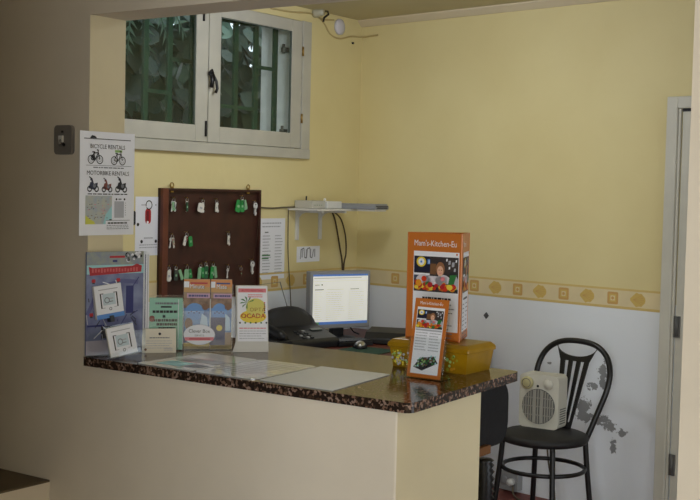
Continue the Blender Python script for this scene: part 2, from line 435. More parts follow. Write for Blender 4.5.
for i in range(2600):
    x = -1.95-rg.random()*1.3; y = 1.5+rg.random()*4.0; z = 1.35+rg.random()*2.0
    k = (y-2.036)-(-x+XW)*1.0
    if z > 2.72 and rg.random() < .75: continue
    leaf(b, (x, y, z), .11+.09*rg.random(), PI/2+rg.uniform(-.9, .9), rg.uniform(-.9, .5), rg.uniform(-1.2, 1.2), LEAFL if rg.random() < .05 else LEAFM)
o = b.build('ivy_foliage'); tag(o, 'dense dark green leaves of climbing plants outside the barred window', 'plant'); o['kind'] = 'stuff'
# palm fronds up against the sky
b = MB()
for k in range(7):
    a = -1.1+k*.33; base = Vector((-1.93, 2.10, 2.79)); d = Vector((-.03, math.sin(a), -abs(math.cos(a))*.8-.1))
    pts = [base+d*t*.5+Vector((0, 0, -.12*t*t)) for t in (0, .25, .5, .75, 1)]
    b.tube([tuple(p) for p in pts], .004, LEAFL, 5)
    for j in range(1, 14):
        t = j/14; p = base+d*t*.5+Vector((0, 0, -.12*t*t)); s = Vector((0, d.z, -d.y)).normalized()
        for sg in (-1, 1):
            q = p+s*sg*.10*(1-t*.5)+d*.05; w = d.normalized()*.014
            b.add([tuple(p-w), tuple(p+w), tuple(q)], [(0,1,2)], LEAFL)
tag(b.build('palm_frond'), 'pale green palm fronds hanging outside at the top of the left pane', 'plant')
b = MB(); b.box(-4.6, -4.3, -1, 9, 0, 2.62, mat('garden_hedge', (34, 56, 36), .9, vary=.3, scale=6)); struct(b.build('hedge_backdrop'))

# ------------------------------------------------------------------ door at the back right
dr = bpy.data.objects.new('door_1', None); COL.objects.link(dr); dr.location = onwall(1.975, 0); dr.rotation_euler = (0, 0, WA); struct(dr)
b = MB(); b.box(0, .055, -.028, 0, 0, 2.02, DOORP); b.box(.055, .95, -.028, 0, 1.965, 2.02, DOORP); b.box(.055, .068, -.018, 0, 0, 1.965, DOORP); b.build('casing', dr, bevel=.004)
lf = MB(); lf.box(.075, .92, -.012, 0, .01, 1.95, DOORP); lf.box(.068, .92, -.004, 0, 1.95, 1.965, INK); lf = lf.build('leaf', dr, bevel=.002)
for z in (.95, .3):
    b = MB(); b.tube([(.085,-.02,z-.045),(.085,-.02,z+.045)], .008, HGRILL, 8); b.box(.07, .10, -.018, -.012, z-.05, z+.05, HGRILL); b.build('hinge', dr)

# ------------------------------------------------------------------ reception counter
rc = thing('reception_counter', 'cream plastered reception counter with a speckled granite top', 'counter')
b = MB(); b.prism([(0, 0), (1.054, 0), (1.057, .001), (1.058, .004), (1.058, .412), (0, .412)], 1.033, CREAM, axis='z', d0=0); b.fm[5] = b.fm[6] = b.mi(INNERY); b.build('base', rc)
def slab_outline():
    P = [(0.0, -.014), (1.103, -.014), (1.064, .628), (0.0, .628)]
    out = []
    for i, (p, r) in enumerate(zip(P, (0, .03, .03, 0))):
        p = Vector(p)
        if not r: out.append(tuple(p)); continue
        a = (Vector(P[i-1])-p).normalized(); c = (Vector(P[(i+1) % 4])-p).normalized()
        for t in range(7):
            t /= 6; out.append(tuple((p+a*r)*(1-t)**2+p*2*t*(1-t)+(p+c*r)*t*t))
    return out
b = MB(); b.prism(slab_outline(), 1.058, GRANITE, axis='z', d0=1.033)
b.build('countertop', rc, bevel=.006, seg=3)
ZT = 1.058

# laminated sheets lying on the counter
def flat_sheet(pts, m, label, extra=None):
    b = MB(); b.prism(pts, ZT+.0022, m, axis='z', d0=ZT+.0004)
    if extra: extra(b)
    return tag(b.build('laminated_sheet'), label, 'paper', 'sheets lying on the counter')
def rq(P, r=.02):
    out = []
    for i, p in enumerate(P):
        p = Vector(p); a = (Vector(P[i-1])-p).normalized(); c = (Vector(P[(i+1) % len(P)])-p).normalized()
        for t in range(5):
            t /= 4; out.append(tuple((p+a*r)*(1-t)**2+p*2*t*(1-t)+(p+c*r)*t*t))
    return out
def deco1(b):
    for x0, x1, y0, y1, m in ((.24, .33, .03, .10, CYANP), (.25, .38, .12, .17, PALEINK), (.34, .39, .04, .09, GREYINK)):
        b.add([(x0, y0, ZT+.0026), (x1, y0, ZT+.0026), (x1, y1, ZT+.0026), (x0, y1, ZT+.0026)], [(0,1,2,3)], m)
def deco2(b):
    for k in range(9):
        y = .05+k*.025; b.add([(.43, y, ZT+.0026), (.43+.12+.03*(k % 3), y, ZT+.0026), (.43+.12+.03*(k % 3), y+.004, ZT+.0026), (.43, y+.004, ZT+.0026)], [(0,1,2,3)], PALEINK)
flat_sheet(rq([(.20, .0), (.405, -.002), (.40, .285), (.20, .285)], .012), LAM, 'laminated sheet with faint coloured print at the left of the row on the counter', deco1)
flat_sheet(rq([(.412, -.006), (.622, .004), (.607, .30), (.406, .292)], .028), LAM, 'middle laminated sheet with rounded corners lying on the counter', deco2)
flat_sheet(rq([(.634, .006), (.868, .002), (.832, .316), (.612, .304)], .003), mat('plain_sheet', (206, 208, 206), .3, vary=.02), 'plain white sheet lying nearest the orange leaflet stand on the counter')

# ------------------------------------------------------------------ things on the counter
# tall clear brochure holder
h = thing('brochure_holder', 'tall clear acrylic holder with a blue travel map beside the pier', 'brochure holder', (.006, -.013, ZT), R(76))
b = MB(); b.box(0, .190, .0035, .005, 0, .297, ACRYL); b.box(0, .19, -.016, .005, 0, .003, ACRYL); b.box(0, .19, -.018, -.016, 0, .07, ACRYL); b.box(.188, .19, -.016, .005, 0, .3, ACRYL); b.build('acrylic_holder', h)
MAPB = mat('map_print', (132, 142, 176), .4, c2=(92, 96, 140), scale=16)
b = MB(); b.box(.002, .188, -.003, .003, .004, .30, MAPB); b.M = Matrix.Translation((0, -.0032, 0))
b.rect(.002, .188, .262, .30, mat('map_sky', (128, 136, 152), .4, c2=(150, 156, 140), scale=40))
b.rect(.002, .188, .236, .262, CYANP)
b.poly([(.012,.232),(.18,.240),(.182,.258),(.165,.264),(.15,.258),(.02,.254),(.008,.258)], RED, -.0009)
rng = random.Random(3)
for k in range(16): b.rect(.018+k*.0096, .018+k*.0096+.006, .240+rng.random()*.003, .250+rng.random()*.004, mat('red_light', (206, 92, 92), .5), -.0012)
for k in range(14): b.disc(.13+rng.random()*.05, .27+rng.random()*.024, .003+rng.random()*.004, INK if k % 2 else WHITEP, y=-.0011)
b.rect(.075, .125, .282, .288, RED, -.0010); b.rect(.085, .10, .270, .276, NAVY, -.0010)
for x, z in ((.018, .212), (.098, .213), (.012, .115)): b.poly(rr(x, x+.012, z, z+.01, .003), RED, -.0010); b.rect(x+.002, x+.010, z-.004, z, DARKP, -.001)
pts = [(.005, .12), (.03, .17), (.07, .205), (.12, .215), (.17, .21)]
for p, q in zip(pts, pts[1:]): b.line(p, q, .012, mat('map_road', (88, 90, 140), .4), -.0009)
for k in range(26):
    x, z = rng.random()*.17, .05+rng.random()*.17; b.line((x, z), (x+rng.uniform(-.03, .03), z+rng.uniform(-.03, .03)), .0025, rng.choice([NAVY, PALEINK, DARKP, WHITEP]), -.0010)
b.rect(.13, .155, .12, .20, NAVY, -.0010); b.rect(.005, .06, .085, .09, NAVY, -.001)
b.rect(.002, .10, .004, .045, mat('pale_mauve', (186, 180, 196), .5), -.001); b.rect(.05, .15, .05, .085, DARKP, -.0009)
b.build('folded_map', h)
b = MB(); b.box(.192, .212, .004, .010, .001, .297, WHITEP); b.rect(.198, .2005, .01, .29, NAVY, .0035); b.rect(.206, .2085, .01, .29, PALEINK, .0035); b.build('spare_leaflet', h)

def mini_card(b, x0, z0, w, hh):
    b.rect(x0, x0+w, z0, z0+hh, WHITEP, -.0008)
    b.rect(x0+w*.14, x0+w*.86, z0+hh*.84, z0+hh*.87, PALEINK, -.0011)
    for a, d in ((.2, 1), (.8, -1)):
        b.rect(x0+w*a-.002, x0+w*a+.002, z0+hh*.2, z0+hh*.72, INK, -.0011); b.rect(x0+w*(a+.0)-(.002 if d > 0 else .01), x0+w*a+(.01 if d > 0 else .002), z0+hh*.70, z0+hh*.73, GREYINK, -.0011)
        b.rect(x0+w*a-(.002 if d > 0 else .012), x0+w*a+(.012 if d > 0 else .002), z0+hh*.20, z0+hh*.22, PALEINK, -.0011)
    b.rect(x0+w*.27, x0+w*.73, z0+hh*.3, z0+hh*.7, mat('card_blue', (196, 212, 222), .5), -.0011)
    b.ring(x0+w*.42, z0+hh*.47, w*.1, .0025, GREYINK, -.0013); b.rect(x0+w*.45, x0+w*.66, z0+hh*.5, z0+hh*.54, PALEINK, -.0013); b.rect(x0+w*.5, x0+w*.64, z0+hh*.40, z0+hh*.43, GREYINK, -.0013)
    b.ring(x0+w*.52, z0+hh*.16, w*.055, .002, GREYINK, -.0013)
# square white card clipped in a pocket on the holder, and its twin on a small stand
cd = thing('square_card', 'white square card with black corner brackets in a pocket on the tall holder', 'card', (.0, 0, 0), 0, 'white square cards')
cd.location = (.030, .012, ZT+.106); cd.rotation_euler = (R(-4), R(-6), R(77))
b = MB(); b.box(0, .090, 0, .012, 0, .096, WHITEPL); mini_card(b, .001, .013, .088, .082); b.rect(0, .090, 0, .013, BLUEP, -.0009); b.build('card_case', cd, bevel=.001)
b = MB(); b.box(.040, .052, -.006, .018, -.012, .006, BLACKPL); b.build('clip', cd)
cd = thing('square_card', 'tilted white square card with black corner brackets standing on the counter edge', 'card', (.094, .006, ZT+.004), 0, 'white square cards')
cd.rotation_euler = (R(-9), R(-7), R(80))
b = MB(); b.box(0, .092, 0, .006, 0, .084, WHITEPL); mini_card(b, .001, .001, .09, .082); b.build('card_case', cd, bevel=.001)
b = MB(); b.add([(-.006,-.016,-.002),(.10,-.016,-.002),(.10,.03,.0),(-.006,.03,.0)], [(0,1,2,3)], ACRYL); b.box(-.004, .098, .007, .009, 0, .088, ACRYL); b.box(-.006, .10, -.006, -.004, -.002, .012, ACRYL); b.build('acrylic_stand', cd)

# mint leaflet holder and white card leaning on it
h = thing('leaflet_holder', 'small clear holder of mint green leaflets with black lettering', 'leaflet holder', (.045, .202, ZT), R(46))
b = MB(); b.box(0, .104, -.006, -.004, 0, .10, ACRYL); b.box(0, .104, -.004, .03, 0, .003, ACRYL); b.box(.102, .104, -.004, .03, 0, .155, ACRYL); b.box(0, .104, .028, .03, 0, .165, ACRYL); b.build('acrylic_holder', h)
b = MB(); b.box(.003, .101, 0, .026, .004, .158, MINT); b.M = Matrix.Translation((0, -.0002, 0))
b.lines(.02, .09, .146, 1, .01, .006, GREYINK, .0, seed=4); b.rect(.036, .068, .130, .135, INK)
for k, (x0, x1) in enumerate(((.012, .086), (.042, .050), (.016, .086), (.024, .084), (.03, .078), (.018, .082))):
    z = .122-.012*k-(0 if k < 1 else .002)
    b.lines(x0, x1, z, 1, .01, .0075, INK, 0, seed=20+k)
b.poly(rr(.003, .018, .088, .106, .006), mat('maroon_print', (124, 58, 48), .5), -.0009)
b.rect(.0875, .089, .01, .155, WHITEP, -.0009)
b.build('leaflet_stack', h)
c = MB(); c.box(0, .1, 0, .0012, 0, .072, mat('cream_card', (226, 220, 204), .5)); c.M = Matrix.Translation((0, -.0002, 0))
c.disc(.052, .056, .004, INK); c.lines(.022, .082, .046, 1, .01, .003, GREYINK, .1); c.lines(.012, .09, .036, 4, .007, .0016, PALEINK, .15); c.disc(.01, .01, .004, BROWNP); c.lines(.064, .09, .014, 2, .005, .002, PALEINK, 0)
o = c.build('tent_card', None, (.062, .160, ZT), (R(-12), 0, R(48))); tag(o, 'small cream card with fine print leaning on the mint leaflets', 'card')

# double holder with two blue leaflets and an oval sticker
h = thing('leaflet_holder', 'double clear holder with two blue picture leaflets and a white oval sticker', 'leaflet holder', (.102, .290, ZT), R(41))
b = MB(); b.box(0, .150, -.008, -.006, 0, .12, ACRYL); b.box(0, .15, -.006, .03, 0, .003, ACRYL); b.box(.148, .15, -.006, .03, 0, .2, ACRYL); b.box(0, .15, .028, .03, 0, .2, ACRYL); b.box(.0995, .1015, -.006, .03, 0, .12, ACRYL); b.build('acrylic_holder', h)
def tour(x0, x1, seed, word):
    r2 = random.Random(seed); w = x1-x0
    b = MB(); b.box(x0, x1, 0, .024, .004, .214, mat('tan_leaflet', (150, 120, 88), .4)); b.M = Matrix.Translation((0, -.0002, 0))
    b.rect(x0, x1, .19, .214, mat('orange_head', (206, 132, 60), .45)); b.rect(x0, x1, .176, .192, mat('buff_head', (190, 146, 80), .45), -.0005)
    b.text(word, .019, (x0+x1)/2, .187, WHITEP, y=-.0012, sx=.82)
    b.text(word, .019, (x0+x1)/2+.001, .186, DARKP, y=-.0009, sx=.86)
    b.rect(x0+w*.25, x1-w*.1, .2005, .2055, RED if seed == 1 else NAVY, -.0008); b.rect(x0, x0+w*.2, .19, .208, WHITEP, -.0008)
    b.rect(x0+w*.12, x1, .158, .172, mat('mauve_print', (190, 150, 178), .45), -.0008); b.lines(x0+w*.18, x1-w*.06, .168, 1, .01, .006, NAVY, 0, y=-.001, seed=seed)
    b.rect(x0, x1, .124, .158, mat('brick_print', (150, 118, 90), .45, c2=(98, 72, 52), scale=60), -.0007)
    b.rect(x0, x1, .055, .128, mat('sea_print', (108, 152, 206), .45, c2=(64, 94, 156), scale=30), -.0009)
    b.disc(x0+w*.42, .117, w*.36, mat('sky_blue_print', (98, 148, 212), .45), rz=.026, y=-.0011)
    for k in range(5): b.disc(x0+w*(.2+.1*k), .113+.004*(k % 2), .0022, NAVY, y=-.0013)
    b.disc(x0+w*.82, .132, .010, BROWNP, y=-.0011); b.disc(x0+w*.2, .06+.02, .012, BROWNP, y=-.0011, rz=.018)
    b.poly([(x0+w*.6, .06), (x0+w*.95, .06), (x0+w*.9, .10), (x0+w*.7, .112)], mat('pale_blue_print', (190, 214, 236), .45), -.0012)
    b.rect(x0+(0 if seed == 1 else w*.0), x1-(w*.3 if seed == 2 else 0), .004, .10 if seed == 2 else .055, mat('indigo_print', (36, 40, 96), .45), -.0013)
    b.rect(x0, x1, .004, .016, mat('olive_print', (130, 108, 40), .45), -.0014)
    if seed == 2: b.disc(x0+w*.42, .068, .009, YELP, y=-.0015)
    else: b.rect(x0, x1, .012, .022, mat('gold_print', (176, 150, 60), .45), -.0015)
    return b.build('leaflet_stack', h)
tour(.002, .080, 1, 'Minute'); tour(.083, .146, 2, 'Mate')
b = MB(); b.M = Matrix.Translation((0, -.0088, 0))
b.disc(.05, .048, .0475, WHITEP, rz=.031, y=-.0002, n=32); b.ring(.05, .048, .0475, .0012, PALEINK, y=-.0004, n=32, rz=.031)
b.text('Clever Box', .0155, .05, .054, INK, y=-.0006, sx=.9); b.text('SERVICE', .008, .05, .043, GREYINK, y=-.0006)
b.poly([(.008, .030), (.092, .031), (.094, .041), (.006, .040)], PINK, -.0005); b.rect(.02, .082, .0335, .0365, RED, -.0007)
b.build('oval_sticker', h)

# pineapple leaflet holder with its swept white foot
h = thing('leaflet_holder', 'white curved holder of leaflets with a pineapple picture', 'leaflet holder', (.244, .374, ZT), R(46))
prof = [(-.012, .0), (-.010, .010), (-.002, .03), (.004, .05), (.042, .195)]
b = MB(); W = .096; n = len(prof)
vs = []
for y, z in prof: 
    f = .16*max(0, 1-z/.06)**2
    vs += [(-W*f, y, z), (W, y, z)]
back = [(.036, 0), (.036, .010), (.038, .03), (.042, .05), (.068, .195)]
for y, z in back: vs += [(0, y, z), (W, y, z)]
fs = [(2*i, 2*i+1, 2*i+3, 2*i+2) for i in range(n-1)] + [(2*n+2*i+1, 2*n+2*i, 2*n+2*i+2, 2*n+2*i+3) for i in range(n-1)]
fs += [(2*n+2*i, 2*i, 2*i+2, 2*n+2*i+2) for i in range(n-1)] + [(2*i+1, 2*n+2*i+1, 2*n+2*i+3, 2*i+3) for i in range(n-1)]
fs += [(2*n-2, 2*n-1, 4*n-1, 4*n-2), (1, 0, 2*n, 2*n+1)]
b.add(vs, fs, WHITEPL); b.build('holder_body', h, bevel=.002)
b = MB(); an = math.atan2(.038, .145)
b.M = Matrix.Translation((0, .0105, .075)) @ Matrix.Rotation(-an, 4, 'X')
b.box(.003, W-.003, -.003, -.0005, -.045, .123, WHITEP); b.M = b.M @ Matrix.Translation((0, -.0032, 0))
b.rect(.006, W-.006, .104, .116, PINK); b.text('AUTO RENTING', .0095, W/2, .1065, RED, sx=.95)
b.lines(.035, .08, .098, 2, .006, .003, PINK, .2)
b.disc(.058, .058, .030, mat('pineapple_yellow', (214, 206, 110), .5), rz=.028, y=-.0006); b.disc(.050, .030, .040, YELP, rz=.020, y=-.00055)
for k in range(7):
    a = R(30+k*40); b.poly([(.033, .073), (.033+.018*math.cos(a-.25), .073+.016*math.sin(a-.25)), (.033+.024*math.cos(a), .073+.02*math.sin(a))], GREENP, -.0009)
b.text('\u039f\u03a1\u03a4\u0391', .015, .064, .046, mat('brown_letter', (160, 110, 50), .5), y=-.001, sx=1.2)
b.text('OCADA', .020, .050, .025, RED, y=-.0013, sx=1.0); b.text('OCADA', .020, .0495, .0258, ORANGE, y=-.0011, sx=1.05)
for k, m_ in enumerate((INK, GREENP, GREENP, INK, GREENP, INK)): b.disc(.010+k*.016, .011, .0028, m_, y=-.001)
for k in range(6): b.rect(W-.013, W-.009, .04+k*.006, .044+k*.006, RED if k % 2 else INK, -.001)
b.lines(.008, .09, -.004, 1, .01, .003, PINK, .1); b.lines(.008, .09, -.013, 4, .0075, .002, PALEINK, .2)
b.build('leaflet_stack', h)

# yellow tub
h = thing('storage_tub', 'yellow plastic lidded tub behind the orange leaflet stands', 'tub', (.739, .455, ZT))
b = MB(); w_, d_ = .251, .150
def ringz(x0, x1, y0, y1, z): return [(x0, y0, z), (x1, y0, z), (x1, y1, z), (x0, y1, z)]
b.add(ringz(.008, w_-.008, .008, d_-.008, 0)+ringz(0, w_, 0, d_, .058), [(3,2,1,0),(4,5,6,7),(0,1,5,4),(1,2,6,5),(2,3,7,6),(3,0,4,7)], TUBY)
TB = b
b = MB()
rgt = random.Random(5)
for k in range(70):
    x = .012+rgt.random()*.06; z = .008+rgt.random()*.04; s = .0015+rgt.random()*.003
    b.disc(x, z, s, rgt.choice([PALEINK, YELP, LGREEN, mat('tub_print', (150, 150, 40), .5), PALEINK]), y=.0005-.0075*(1-z/.058)-.0012, n=7)
for k in range(30):
    x = .12+rgt.random()*.1; z = .008+rgt.random()*.04; s = .002+rgt.random()*.004
    b.disc(x, z, s, rgt.choice([mat('tub_print', (150, 150, 40), .5), LGREEN, mat('tub_print2', (180, 130, 20), .5)]), y=.0005-.0012, n=7)
TB.v0 = len(TB.v)
for v_, f_ in ((b, 0),):
    o_ = len(TB.v); TB.v += v_.v
    for f1, k1 in zip(v_.f, v_.fm): TB.f.append(tuple(i+o_ for i in f1)); TB.fm.append(TB.mi(v_.m[k1])); TB.fs.append(False)
TB.build('body', h)
b = MB(); b.add(ringz(-.005, w_+.005, -.005, d_+.005, .056)+ringz(-.005, w_+.005, -.005, d_+.005, .068)+ringz(.006, w_-.006, .006, d_-.006, .079),
    [(3,2,1,0),(0,1,5,4),(1,2,6,5),(2,3,7,6),(3,0,4,7),(4,5,9,8),(5,6,10,9),(6,7,11,10),(7,4,8,11),(8,9,10,11)], TUBY)
b.build('lid', h, bevel=.003)

# orange three-sided display standing on the tub
def kitchen_photo(b, x0, x1, z0, z1, seed, dy=0):
    r3 = random.Random(seed); w = x1-x0; hh = z1-z0
    P = lambda u, v: (x0+u*w, z0+v*hh)
    Y = lambda k: -.0008-.00025*k-dy
    b.rect(x0, x1, z0, z1, mat('dim_kitchen', (74, 64, 60), .4, c2=(44, 42, 48), scale=40), Y(0))
    b.rect(x0, x0+w*.36, z0+hh*.55, z1, mat('navy_dark', (34, 36, 58), .4), Y(1)); b.rect(x0, x0+w*.36, z0+hh*.46, z0+hh*.52, WHITEP, Y(1)); b.rect(x0, x0+w*.3, z0+hh*.36, z0+hh*.45, mat('slate', (70, 78, 100), .4), Y(1))
    b.rect(x0+w*.37, x0+w*.5, z0+hh*.5, z0+hh*.8, BROWNP, Y(1))
    for u, v, s in ((.8, .85, .06), (.88, .8, .07), (.92, .65, .05), (.8, .7, .04), (.74, .92, .04), (.95, .9, .04)): b.poly([P(u-s*.4, v-s), P(u+s*.4, v-s*.8), P(u+s*.5, v+s), P(u-s*.3, v+s*.9)], PALEINK if s > .04 else WHITEP, Y(2))
    b.disc(*P(.22, .32), w*.17, mat('blouse', (214, 208, 216), .5), rz=hh*.17, y=Y(2)); b.disc(*P(.66, .34), w*.17, mat('blouse', (214, 208, 216), .5), rz=hh*.16, y=Y(2)); b.rect(*[P(.2, 0)[0], P(.75, 0)[0]], z0+hh*.2, z0+hh*.45, mat('blouse', (214, 208, 216), .5), Y(2))
    b.disc(*P(.6, .66), w*.1, mat('hair_print', (150, 104, 72), .5), rz=hh*.2, y=Y(3)); b.disc(*P(.6, .6), w*.07, SKIN, rz=hh*.145, y=Y(4))
    b.disc(*P(.575, .63), w*.011, BROWNP, y=Y(5), n=8); b.disc(*P(.628, .63), w*.011, BROWNP, y=Y(5), n=8); b.rect(P(.575, 0)[0], P(.63, 0)[0], z0+hh*.53, z0+hh*.55, PINK, Y(5))
    b.disc(*P(.66, .38), w*.05, PINK, rz=hh*.06, y=Y(4))
    b.poly([P(.76, .1), P(.82, .5), P(.97, .52), P(.99, .1)], GREENP, Y(3)); b.poly([P(.9, .2), P(.96, .48), P(1, .4), P(1, .1)], PALEINK, Y(4))
    cs = [RED, ORANGE, mat('tomato', (206, 62, 34), .4), YELP, mat('pepper', (226, 150, 40), .4), GREENP, RED, ORANGED]
    for k in range(46):
        u = .03+.9*r3.random(); v = .06+.24*r3.random()*(1-.45*abs(u-.25)); s = .035+.04*r3.random()
        b.disc(*P(min(max(u, .07), .93), max(v, .1)), w*s, r3.choice(cs), rz=hh*s*1.15, y=Y(4+k*.08), n=10)
    b.disc(*P(.24, .36), w*.06, mat('tomato', (206, 62, 34), .4), rz=hh*.08, y=Y(8.2), n=12); b.disc(*P(.12, .24), w*.07, mat('pepper', (226, 150, 40), .4), rz=hh*.1, y=Y(8.3), n=12); b.disc(*P(.38, .2), w*.06, RED, rz=hh*.08, y=Y(8.4), n=12)
    b.disc(*P(.17, .84), w*.11, YELP, rz=hh*.145, y=Y(8.5)); b.disc(*P(.17, .84), w*.07, WHITEP, rz=hh*.10, y=Y(8.8)); b.disc(*P(.17, .84), w*.025, BLUEP, rz=hh*.035, y=Y(9), n=8)
    b.rect(P(.31, 0)[0], P(.37, 0)[0], z0+hh*.78, z0+hh*.92, BLUEP, Y(8.6)); b.rect(P(.34, 0)[0], P(.355, 0)[0], z0+hh*.8, z0+hh*.9, WHITEP, Y(8.8))
def kitchen_face(b, w, hh, words):
    b.box(0, w, 0, .0025, 0, hh, ORANGE); b.M = b.M @ Matrix.Translation((0, -.0001, 0))
    b.text(words, .0235, w*.125, hh-.037, WHITEP, 'LEFT', sx=.80 if len(words) > 8 else 1)
    m = .022
    b.rect(m, w-.008, .026, hh-.052, WHITEP, -.0006); b.rect(w-.018, w-.013, hh-.06, hh-.055, ORANGED, -.001)
    kitchen_photo(b, m+.002, w-.010, hh-.165, hh-.066, 4)
    b.lines(w*.30, w*.82, hh-.180, 1, .01, .006, INK, 0, seed=9)
    b.lines(w*.62, w-.016, hh-.197, 9, .0115, .003, GREYINK, .5, seed=10); b.lines(m+.012, w*.5, hh-.197, 9, .0115, .003, GREYINK, .4, seed=12)
h = thing('display_stand', 'tall orange kitchen leaflet display standing on the yellow tub', 'display stand', (.759, .505, ZT+.079), R(1))
fw, fh = .176, .300
b = MB(); kitchen_face(b, fw, fh, "Mam's-Kitchen-Eu"); b.build('front_panel', h)
b = MB(); b.M = Matrix.Translation((fw, 0, 0)) @ Matrix.Rotation(R(111), 4, 'Z'); kitchen_face(b, .15, fh, "Mam's"); b.build('side_panel', h)
b = MB(); b.prism([(0, 0), (fw, 0), (fw+.15*math.cos(R(111)), .15*math.sin(R(111)))], .004, ORANGED, axis='z', d0=0); b.build('base_panel', h)
e_ = Vector((fw+.15*math.cos(R(111)), .15*math.sin(R(111))))
b = MB(); b.M = Matrix.Translation((e_.x, e_.y, 0)) @ Matrix.Rotation(math.atan2(-e_.y, -e_.x), 4, 'Z'); b.box(0, e_.length, 0, .0025, 0, fh, ORANGE); b.build('rear_panel', h)

# small orange leaflet stand in front
h = thing('leaflet_stand', 'small clear stand with an orange kitchen leaflet in front of the tub', 'leaflet stand', (.882, .318, ZT), R(-1)); h.scale = (.93, 1, 1)
b = MB(); b.M = Matrix.Rotation(R(-10), 4, 'X'); b.box(-.001, .118, .0035, .0055, 0, .20, ACRYL); b.box(-.001, .118, -.007, -.005, .0, .11, ACRYL); b.box(.117, .119, -.007, .0055, 0, .11, ACRYL); b.box(-.001, .001, -.007, .0055, 0, .11, ACRYL)
b.M = Matrix.Identity(4); b.box(-.001, .119, -.006, .06, 0, .002, ACRYL); b.build('acrylic_stand', h)
b = MB(); b.M = Matrix.Rotation(R(-10), 4, 'X'); b.box(.001, .113, 0, .002, .003, .213, ORANGE); b.M = b.M @ Matrix.Translation((0, -.0001, 0))
b.text("Mam's-Kitchen-Eu", .0120, .057, .197, WHITEP, sx=.88)
b.rect(.012, .103, .013, .190, WHITEP, -.0006); kitchen_photo(b, .014, .101, .134, .183, 6)
b.lines(.016, .056, .123, 7, .0075, .0028, PALEINK, .25, seed=31); b.lines(.062, .100, .123, 7, .0075, .0028, PALEINK, .25, seed=32)
b.rect(.014, .101, .127, .1315, PALEINK, -.001)
r4 = random.Random(8)
b.poly([(.02, .03), (.05, .022), (.10, .045), (.085, .062), (.04, .055)], DARKP, -.001)
for k in range(60):
    u, v = .025+.068*r4.random(), 0; zz = .028+.2*(u-.02)+.022*r4.random(); s = .0025
    b.poly([(u-s, zz-s), (u+s*1.3, zz-s*.4), (u+s, zz+s*1.2), (u-s*.8, zz+s)], r4.choice([GREENP, PALEINK, DARKP, LGREEN, CYANP, BROWNP, GREENP]), -.0012-.00002*k)
b.build('leaflet', h)

# ------------------------------------------------------------------ on the front wall and jamb
o = MB(); o.box(-.038, .038, -.012, 0, -.042, .042, SWITCHG); 
sw = thing('light_switch', 'grey light switch plate on the front pier beside the rental poster', 'light switch', (-.096, 0, 1.677))
o = MB(); o.prism(rr(-.037, .037, -.042, .042, .012), -.012, SWITCHG, axis='y', d0=0)
o.v = [(x, y, z) for x, y, z in o.v]; o.build('plate', sw)
b = MB(); b.box(-.012, .004, -.018, -.012, -.008, .012, WHITEPL); b.tube([(-.004,-.016,0),(.006,-.03,-.012)], .004, STEEL, 8); b.tube([(.004,-.014,-.01),(.01,-.016,-.016)], .004, BLACKM, 8); b.build('toggle', sw)
b = MB(); b.box(-.003, .003, -.0155, -.012, .02, .026, BLACKM); b.build('screw', sw)

# rental poster standing proud of the pier corner
pw, ph = .213, .297
b = MB(); b.box(0, pw, 0, .0015, 0, ph, WHITEP); b.M = Matrix.Translation((0, -.0001, 0))
b.line((.014, .276), (.196, .2765), .0022, INK); b.poly([(.036, .277), (.044, .286), (.056, .284), (.064, .278)], INK)
b.text('BICYCLE RENTALS', .0175, .1055, .249, INK, sx=.95)
def bike(b, cx, cz, s, m, dark):
    for dx in (-s, s): b.ring(cx+dx, cz, s*.78, s*.16, m); b.ring(cx+dx, cz, s*.4, s*.06, GREYINK, n=10)
    a, e, f_, g = (cx-s, cz), (cx-s*.1, cz-.1*s), (cx-s*.35, cz+s*1.1), (cx+s*.65, cz+s*1.2)
    for p, q in ((a, e), (e, f_), (a, f_), (f_, g), (e, g), (g, (cx+s, cz)), (g, (cx+s*.55, cz+s*1.65)), ((cx+s*.3, cz+s*1.7), (cx+s*.75, cz+s*1.6)), ((cx-s*.75, cz+s*1.3), (cx-s*.1, cz+s*1.3)), (f_, (cx-s*.42, cz+s*1.3))): b.line(p, q, s*.2 if dark else s*.15, m)
    if dark: b.poly([(cx-s*1.1, cz+s*.5), (cx-s*.2, cz-s*.3), (cx, cz+s*.3), (cx-s*.6, cz+s*.9)], m)
bike(b, .058, .217, .0165, INK, True); bike(b, .147, .216, .0165, INK, False)
b.rect(.134, .162, .240, .247, LGREEN, -.0006)
b.line((.022, .200), (.2, .201), .0012, GREYINK); b.lines(.05, .175, .196, 1, .01, .003, GREYINK, .05, seed=2)
b.text('MOTORBIKE RENTALS', .0175, .108, .173, INK, sx=.95)
def moto(cx, cz, s, m):
    b.ring(cx-s*.8, cz, s*.55, s*.22, INK); b.ring(cx+s*.8, cz, s*.55, s*.22, INK)
    b.poly([(cx-s, cz+s*.1), (cx+s*.5, cz-s*.2), (cx+s, cz+s*.4), (cx+s*1.1, cz+s*1.1), (cx+s*.2, cz+s*.9), (cx-s*.1, cz+s*1.7), (cx-s*.6, cz+s*1.9), (cx-s*.7, cz+s*1.0)], m)
    b.line((cx-s*.2, cz+s*1.7), (cx-s*.9, cz+s*2.1), s*.2, INK); b.disc(cx+s*.3, cz+s*.55, s*.35, GREYINK, y=-.001); b.disc(cx-s*.6, cz+s*1.3, s*.2, WHITEP, y=-.001, n=8)
moto(.050, .133, .0165, mat('navy_moto', (38, 44, 70), .5)); moto(.104, .132, .0155, mat('rust_moto', (120, 60, 50), .5)); moto(.160, .133, .0175, INK)
b.lines(.03, .19, .120, 1, .01, .003, INK, .05, seed=3); b.rect(.022, .124, .032, .114, mat('map_grey', (188, 190, 176), .5, c2=(166, 176, 186), scale=60), -.0006)
